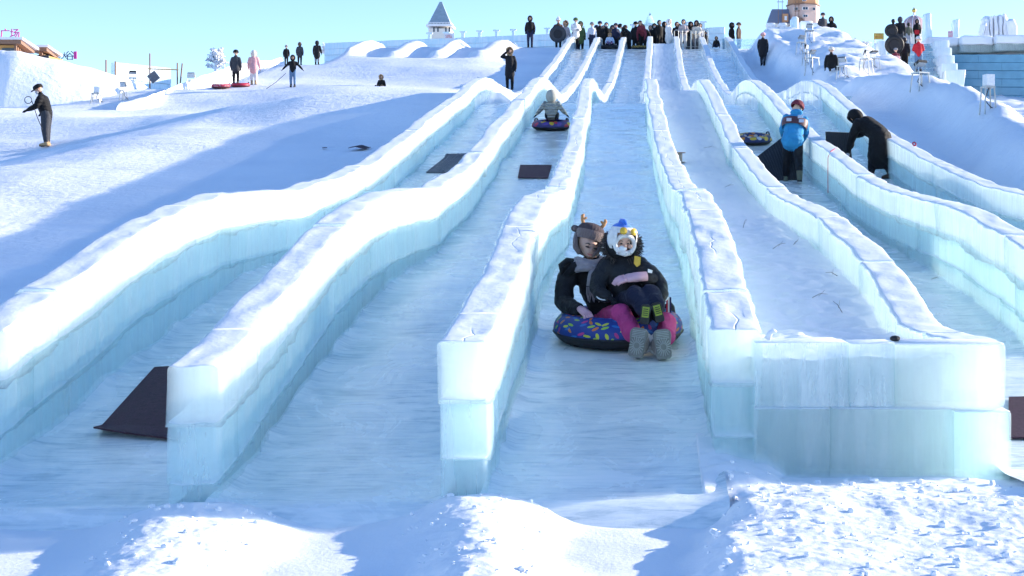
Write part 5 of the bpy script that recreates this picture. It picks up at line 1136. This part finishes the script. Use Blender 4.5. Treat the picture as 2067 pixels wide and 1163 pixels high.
stand('person in long black coat with tan fur hood shading the eyes beside the slide', 1029, 181, 97, 0, 'black2', 'black', 'black', 'fur_hood', 'black2', ('up', 'down'), d0=50, coat=.3, group=LG, voxel=.024)
p = on_ground(770, 174, 52); person('child in red-rimmed dark hood lying low on the snow, only head and shoulders showing', p + Vector((0, 0, -.25)), 1.15, -10, 'black', 'black2', head='fur_hood', hcol='black', arms=('low', 'low'), legs='sit', group=LG)
# tow straps and red tubes
def strap(label, a, b, sag=.05, r_=.012): q = MB(); a, b = Vector(a), Vector(b); q.tube([Vector(), (b - a) * .5 + Vector((0, 0, -sag)), b - a], r_, 6); return tag(q.build('tow_strap', BLK, None, a), label, 'strap', 'tow straps')
strap('black tow strap hanging from the hand of the man in the black cap', P(64, 203, 46.0), P(86, 262, 45.8)); strap('black strap trailing from the arm-spreading person in jeans', P(577, 148, hit(591, 176, G, 56) - .1), P(538, 179, hit(591, 176, G, 56) - .6))
q = MB(); q.tube([(.11 * math.cos(a), 0, .11 * math.sin(a)) for a in np.linspace(0, 6.28, 17)], .012, 6, cap=False); tag(q.build('strap_loop', BLK, None, P(57, 202, 45.9)), 'black strap loop at the outstretched hand of the man in the cap', 'strap')
p = on_ground(446, 179, 60); tube('speckled red snow tube, left of the two towed behind the orange-collared man', p, .42, REDP, (R(6), 0, 0), base=mat('dark_red_base', (.1, .01, .02), .5)); p2 = on_ground(483, 176, 60); tube('plain red snow tube, right of the two towed behind the orange-collared man', p2 + Vector((0, .2, 0)), .42, mat('red_vinyl', (.45, .02, .05), .45), (R(6), 0, 0), base=mat('dark_red_base', (.1, .01, .02), .5))
strap('dark strap from the orange-collared man to the red tubes', P(470, 150, p.y + .3), P(455, 166, p.y))
# ------------------------------------------------------------------ people on the top platform
TG = 'people waiting on the top platform'
DZ = float(flA(95))
def top(label, px, tp, yaw, *a, d=94.2, hmin=1.0, **kw): return stand(label, px, 0, tp, yaw, *a, d=d, z=DZ, hmin=hmin, hmax=2.0, group=TG, **kw)
stand('person in black hooded top standing alone left of the slide heads', 1070, 94, 33, 0, 'black', 'navy', 'black', 'hood', 'black', d=92.0, group=TG, hmax=2.0)
top('person in dark coat carrying a big black tube on the left hip', 1127, 37, 5, 'brown', 'black', 'black', 'pom', 'white', ('hold', 'down'), d=93.4)
top('person in white and pink beside the big black tube', 1141, 40, 20, 'pinkgrey', 'white', 'white', 'fur_hood', 'pinkgrey', d=94.6)
tb = thing('snow_tube', 'large black-bottomed snow tube held upright by the person in dark coat', 'snow tube', P(1125, 80, 93.0), group='snow tubes'); bpy.data.objects.remove(tb)
tube('large black-bottomed snow tube held upright by the person in dark coat', P(1126, 69, 93.0), .52, PURP, (R(-82), R(-25), 0), base=mat('dark_grey_rubber', (.05, .05, .055), .5))
top('person in white jacket and dark green beanie, black trousers', 1162, 35, 25, 'white', 'black', 'charcoal', 'beanie', 'green', ('front', 'front'), d=93.3, coat=.1, bulk=1.1)
top('person in green coat behind the white jacket', 1172, 44, 20, 'green', 'black', head='hood', d=94.8, coat=.25)
top('child in white and navy jacket with a grey beanie', 1195, 46, 15, 'ice', 'navy', 'navy', 'beanie', 'grey', d=94.0, lower='navy', coat=.2)
top('person in dark jacket and cap with a red emblem, left of the white-masked one', 1211, 44, 10, 'black2', 'black', head='beanie', hcol='navy', d=94.4)
top('person in black puffer with a white mask, tall behind the tube child', 1224, 40, 5, 'black', 'black', head='hair', d=95.2, mask='mask', bulk=1.2, quilt=True)
p = Vector(((1231 - CX) * 93.0 / F, 93.0, DZ)); tube('black snow tube under the child in white fur hood', p, .58, BLK, (R(5), 0, 0), strap=False)
person('child in white fur hood and pastel jacket sitting on a black tube', p + Vector((0, 0, .14)), 1.35, 0, 'paleblue', 'lilac', 'black', 'fur_hood', 'white', ('hold', 'hold'), legs='sit', group=TG, bulk=1.2, glove='white')
top('child in navy jacket with a pink yoke, right of the tube child', 1243, 48, 20, 'navy', 'black', head='beanie', hcol='charcoal', d=94.2, mask='pink')
top('person in black bending towards the slide mouth with an orange bag strap', 1270, 40, -60, 'black', 'black2', head='beanie', hcol='black', d=93.4, lean=55, arms=('reach', 'fwd'))
top('person in black standing behind the gold tube', 1283, 42, 10, 'black2', 'black', head='beanie', hcol='black', d=95.0)
top('person in maroon coat stooping over the gold tube', 1298, 40, -25, 'maroon', 'black', head='hair', d=93.8, lean=32, arms=('reach', 'reach'))
top('person in black stooping with an arm round a dark tube', 1306, 41, -40, 'black', 'black2', head='hood', d=95.4, lean=35, bulk=1.15)
p = Vector(((1290 - CX) * 92.9 / F, 92.9, DZ)); tube('gold and black snow tube waiting at the head of the centre lane', p, .5, GOLDP, (R(5), 0, 0))
top('person in black hood with a pale face, leftmost of the dark trio', 1321, 36, 0, 'black', 'black', head='hood', d=95.8, mask='mask', hmin=1.6)
top('person in black jacket, bareheaded, middle of the dark trio', 1331, 38, 40, 'black', 'black', head='hair', d=94.2, bulk=1.15)
top('person in black hood, rightmost of the dark trio', 1341, 42, 50, 'black2', 'black', head='hood', d=95.0)
top('person in long white coat and hood facing right', 1350, 36, 60, 'white', 'white', 'white', 'hood', 'white', d=93.9, coat=.3, bulk=1.15, glove='white')
top('person in dark jacket with orange collar leaning on the barrier', 1364, 42, 30, 'black2', 'navy', head='hair', d=95.0, arms=('front', 'fwd'), lean=10)
top('person in pinkish grey jacket and pale trousers leaning on the barrier', 1379, 38, 5, 'pinkgrey', 'lgrey', 'lgrey', 'hair', None, ('front', 'front'), d=93.9, lean=12, hmin=1.85)
top('person in black behind the pinkish grey jacket', 1371, 39, 10, 'black', 'black', head='hood', d=96.0, hmin=1.7)
top('person with a big black hood behind the barrier', 1394, 41, 25, 'black', 'charcoal', 'white', 'hood', 'black', d=95.0, hmin=1.7, bulk=1.1)
top('person in black and cream fur-trimmed jacket leaning over the barrier', 1407, 42, -10, 'cream', 'grey', 'black', 'hood', 'black', ('front', 'front'), d=94.4, lean=18, hmin=1.8)
top('person in white and black at the right end of the barrier', 1413, 44, 0, 'lgrey', 'black', head='hair', d=95.6, hmin=1.7)
top('dark-clad child squatting at the right end of the barrier', 1424, 64, 20, 'black', 'black2', 'white', 'hood', 'navy', d=93.8)
for (px_, tp_, yw_, jk_, hd_2, lb_) in ((1204, 45, 10, 'navy', 'beanie', 'dark-coated person half hidden behind the white and navy child'), (1218, 43, -10, 'black', 'hair', 'black-haired person half hidden left of the white mask'), (1236, 43, 15, 'charcoal', 'hood', 'hooded person half hidden behind the pink-yoked child'), (1262, 44, 20, 'brown', 'beanie', 'brown-coated person half hidden behind the bending figure'),
        (1291, 40, -15, 'black2', 'hood', 'hooded person half hidden behind the maroon coat'), (1313, 43, 10, 'navy', 'hair', 'navy-coated person half hidden left of the dark trio'), (1326, 37, 30, 'black', 'beanie', 'beanie-wearing person half hidden inside the dark trio'), (1387, 42, -20, 'maroon', 'hair', 'maroon-coated person half hidden behind the barrier'), (1402, 40, 15, 'charcoal', 'beanie', 'beanie-wearing person half hidden behind the barrier')):
    top(lb_, px_, tp_, yw_, jk_, 'black', head=hd_2, d=96.6, hmin=1.7, bulk=1.15)
p = Vector(((1446 - CX) * 93.4 / F, 93.4, DZ)); person('small child in black sitting low at the head of the right lane', p + Vector((0, 0, .05)), 1.25, -10, 'black', 'navy', head='hood', legs='sit', arms=('low', 'low'), group=TG)
strap('dark strap from the barrier to the small sitting child', P(1431, 84, 93.6), P(1443, 93, 93.4))
top('person in black hood, left of the pair behind the low ice wall', 1477, 40, 60, 'black', 'black', head='hood', d=95.4)
top('person in brown coat and cap, right of the pair behind the low ice wall', 1491, 43, 70, 'brown', 'black', head='beanie', hcol='brown', d=95.4)
stand('person in long black coat and pink hat walking on the shaded snow at right', 1540, 134, 67, 165, 'black2', 'charcoal', 'black', 'beanie', 'pink', d0=60, coat=.32, group='people at the right of the slides', legs='walk', bulk=1.1)
stand('man in grey-brown jacket and beanie, left of the pair on the snow bank', 1661, 86, 27, 25, 'charcoal', 'black', 'black', 'beanie', 'charcoal', ('pocket', 'down'), d=90.5, group='people at the right of the slides', bulk=1.15, coat=.06, hmax=2.0)
stand('man in black hood raising a phone, right of the pair on the snow bank', 1678, 87, 25, -10, 'black', 'black', 'maroon', 'hood', 'black', ('down', 'phone'), d=90.9, group='people at the right of the slides', hmax=2.0)
p = on_ground(1678, 163, 60); person('person in black with a pale hat sitting on the bank, seen from behind', p + Vector((0, 0, .05)), 1.55, 165, 'black', 'black2', head='beanie', hcol='cream', legs='sit', arms=('low', 'low'), group='people at the right of the slides', bulk=1.1)
# queue on the ice stairs
SG = 'people climbing the ice stairs'
def stair(label, px, tp, f, yaw, *a, **kw):
    d_ = 76.2 + f * 8.4; z = 8.0 + 2.7 * (f * 15 // 1) / 15 + .18; return stand(label, px, 0, tp, yaw, *a, d=d_, z=z, hmin=1.1, hmax=1.9, group=SG, **kw)
stair('person in black carrying a tube at the back of the stair queue top left', 1803, 39, .95, 180, 'black', 'black', head='hair')
stair('tall person in black hooded jacket in the middle of the stairs', 1817, 35, .9, 175, 'black2', 'charcoal', head='hood', bulk=1.15, hcol='charcoal')
stair('person in dark camouflage jacket and pale trousers on the upper stairs', 1834, 46, .97, 185, 'khaki', 'lgrey', 'lgrey', 'hair')
stair('child in black top with red square on the front, on the stairs', 1851, 40, 1.0, 0, 'black', 'black', 'black', 'hood', 'black')
stair('person in red hooded jacket, white hat and jeans on the stairs, seen from behind', 1854, 67, .08, 178, 'red', 'denim', 'charcoal', 'beanie', 'lgrey', ('front', 'front'))
o = stair('person in dark patterned clothes carrying the red-rimmed tube up the stairs', 1826, 76, .25, 170, 'black2', 'black', head='hair', bulk=1.15)
stair('person in black trousers wearing a dusty pink backpack at the foot of the stairs', 1808, 98, .0, 180, 'maroon', 'black', 'grey', 'beanie', 'grey')
tube('black snow tube with red rim carried on the stairs', P(1806, 91, 77.4), .5, mat('red_rim', (.5, .05, .04), .5), (R(-78), R(20), 0), rr=.13); tube('black snow tube held upright at the top left of the stair queue', P(1799, 62, 83.4), .36, BLK, (R(-80), R(35), 0), rr=.1, strap=False)
p = P(1808, 135, 76.0); r = thing('backpack', 'dusty pink backpack worn at the foot of the stairs', 'backpack', p); rbox('bag', p.x - .2, p.x + .2, p.y - .16, p.y + .04, p.z - .05, p.z + .55, C('pink'), r, .06, .01, 2); rbox('pocket', p.x - .14, p.x + .14, p.y - .21, p.y - .165, p.z, p.z + .25, C('maroon'), r, .03, .005, 2)
a = P(1851, 65, 84.0); q = MB(); q.box((0, 0, 0), (.13, .01, .12)); q.build('red_square', C('red'), None, a); bpy.data.objects['red_square']['label'] = 'red square on the front of the black top of the child on the stairs'; bpy.data.objects['red_square']['category'] = 'badge'
# ------------------------------------------------------------------ crowd barrier
d_ = 93.2; bl, br = P(1361, 0, d_), P(1431, 0, d_)
r = thing('crowd_barrier', 'galvanised tubular crowd barrier at the head of the slides', 'barrier', Vector(((bl.x + br.x) / 2, d_, DZ)))
for k in range(2):
    x0 = bl.x - r.location.x + k * (br.x - bl.x) / 2; x1 = x0 + (br.x - bl.x) / 2 - .06
    q = MB(); q.tube([(x0, 0, .02), (x0, 0, 1.18), (x0 + .08, 0, 1.25), (x1 - .08, 0, 1.25), (x1, 0, 1.18), (x1, 0, .02)], .028, 7); fr = q.build('frame', STEEL, r)
    q = MB(); q.tube([(x0, 0, .2), (x1, 0, .2)], .02, 6); q.build('bottom_rail', STEEL, r)
    for j in range(3): q = MB(); x = x0 + (j + 1) * (x1 - x0) / 4; q.tube([(x, 0, .2), (x, 0, 1.24)], .02, 6); q.build('bar', STEEL, r)
# ------------------------------------------------------------------ floodlights on stools
LAMPG = mat('lamp_glass', (.5, .55, .58), .2)
def stool(p, h, wd, lamp, label, tilt=0.0, yaw=0.0, parts=True):
    wd *= .75; h *= .85
    r = thing('floodlight', label, 'floodlight', p, R(yaw), 'floodlights on metal stools')
    for sx in (-1, 1):
        for sy in (-1, 1): q = MB(); q.tube([(sx * wd * .55, sy * wd * .5, -.08), (sx * wd * .42, sy * wd * .38, h)], .02, 6); q.build('leg', STEEL, r)
    q = MB(); q.box((0, 0, h + .015), (wd * .5, wd * .45, .018)); q.build('stool_top', STEEL, r)
    q = MB(); q.tube([(.05, .05, h), (-.02, .1, h * .5), (.1, .05, .1), (.3, -.05, .0)], .012, 5); q.build('cable', BLK, r)
    if lamp == 'box': rb = MB(); rb.box((.02, 0, h + .17), (.1, .1, .13)); rb.build('lamp_box', WHT, r)
    else:
        q = MB(); m3 = Matrix.Rotation(R(tilt), 3, 'X'); q.box(Vector((0, 0, h + .28)), (.15, .035, .11), rot=m3); hd_ = q.build('lamp_head', BLK if lamp == 'black' else mat('grey_lamp', (.16, .17, .18), .5), r)
        q = MB(); q.box(Vector((0, 0, h + .28)) + m3 @ Vector((0, -.045, 0)), (.13, .006, .09), rot=m3); q.build('glass', LAMPG, hd_)
        for s in (-1, 1): q = MB(); q.tube([(s * .16, 0, h + .02), (s * .16, 0, h + .28)], .012, 5); q.build('bracket', STEEL, r)
    return r
for (px, py, d0, h, wd, lamp, tl_, yw, lab) in ((1994, 226, 26, .62, .34, 'box', 0, 15, 'white box lamp on a tall metal stool on the bank crest at far right'), (1858, 182, 30, .5, .5, 'black', 62, 30, 'black floodlight tilted back on a wide stool at the foot of the stairs'),
        (1748, 150, 46, .7, .6, 'black', 20, 60, 'upright dark floodlight on a stool left of the stairs'), (1764, 140, 62, .5, .5, 'black', 75, 30, 'low dark floodlight just left of the ice stairs'), (1700, 158, 46, .5, .45, 'white', 40, -30, 'pale floodlight on a stool beside the sitting person'),
        (1640, 150, 46, .8, .6, 'white', 50, 40, 'frame-legged floodlight on the bank left of the sitting person'), (1628, 130, 46, .6, .4, 'black', 10, 60, 'dark upright floodlight halfway up the bank'), (1618, 108, 50, .6, .5, 'white', 55, 30, 'pale floodlight high on the bank below the pillar'), (1634, 90, 60, .8, .6, 'white', 40, 0, 'topmost floodlight on the bank crest'),
        (194, 207, 46, .42, .45, 'box', 0, 10, 'white box floodlight on a stool in front of the high snow bank'), (268, 180, 56, .6, .45, 'black', 70, 20, 'black floodlight tilted flat in front of the far left ice wall'), (249, 202, 46, .45, .3, 'white', 15, -20, 'white framed floodlight at the end of the high snow bank'), (386, 150, 60, .4, .3, 'white', 20, 0, 'small white floodlight on the curved snow bank')):
    p = on_ground(px, py, d0); s = F / p.y; stool(p, h, wd, lamp, lab, tl_, yw)
finish_bodies()
bpy.context.view_layer.update()
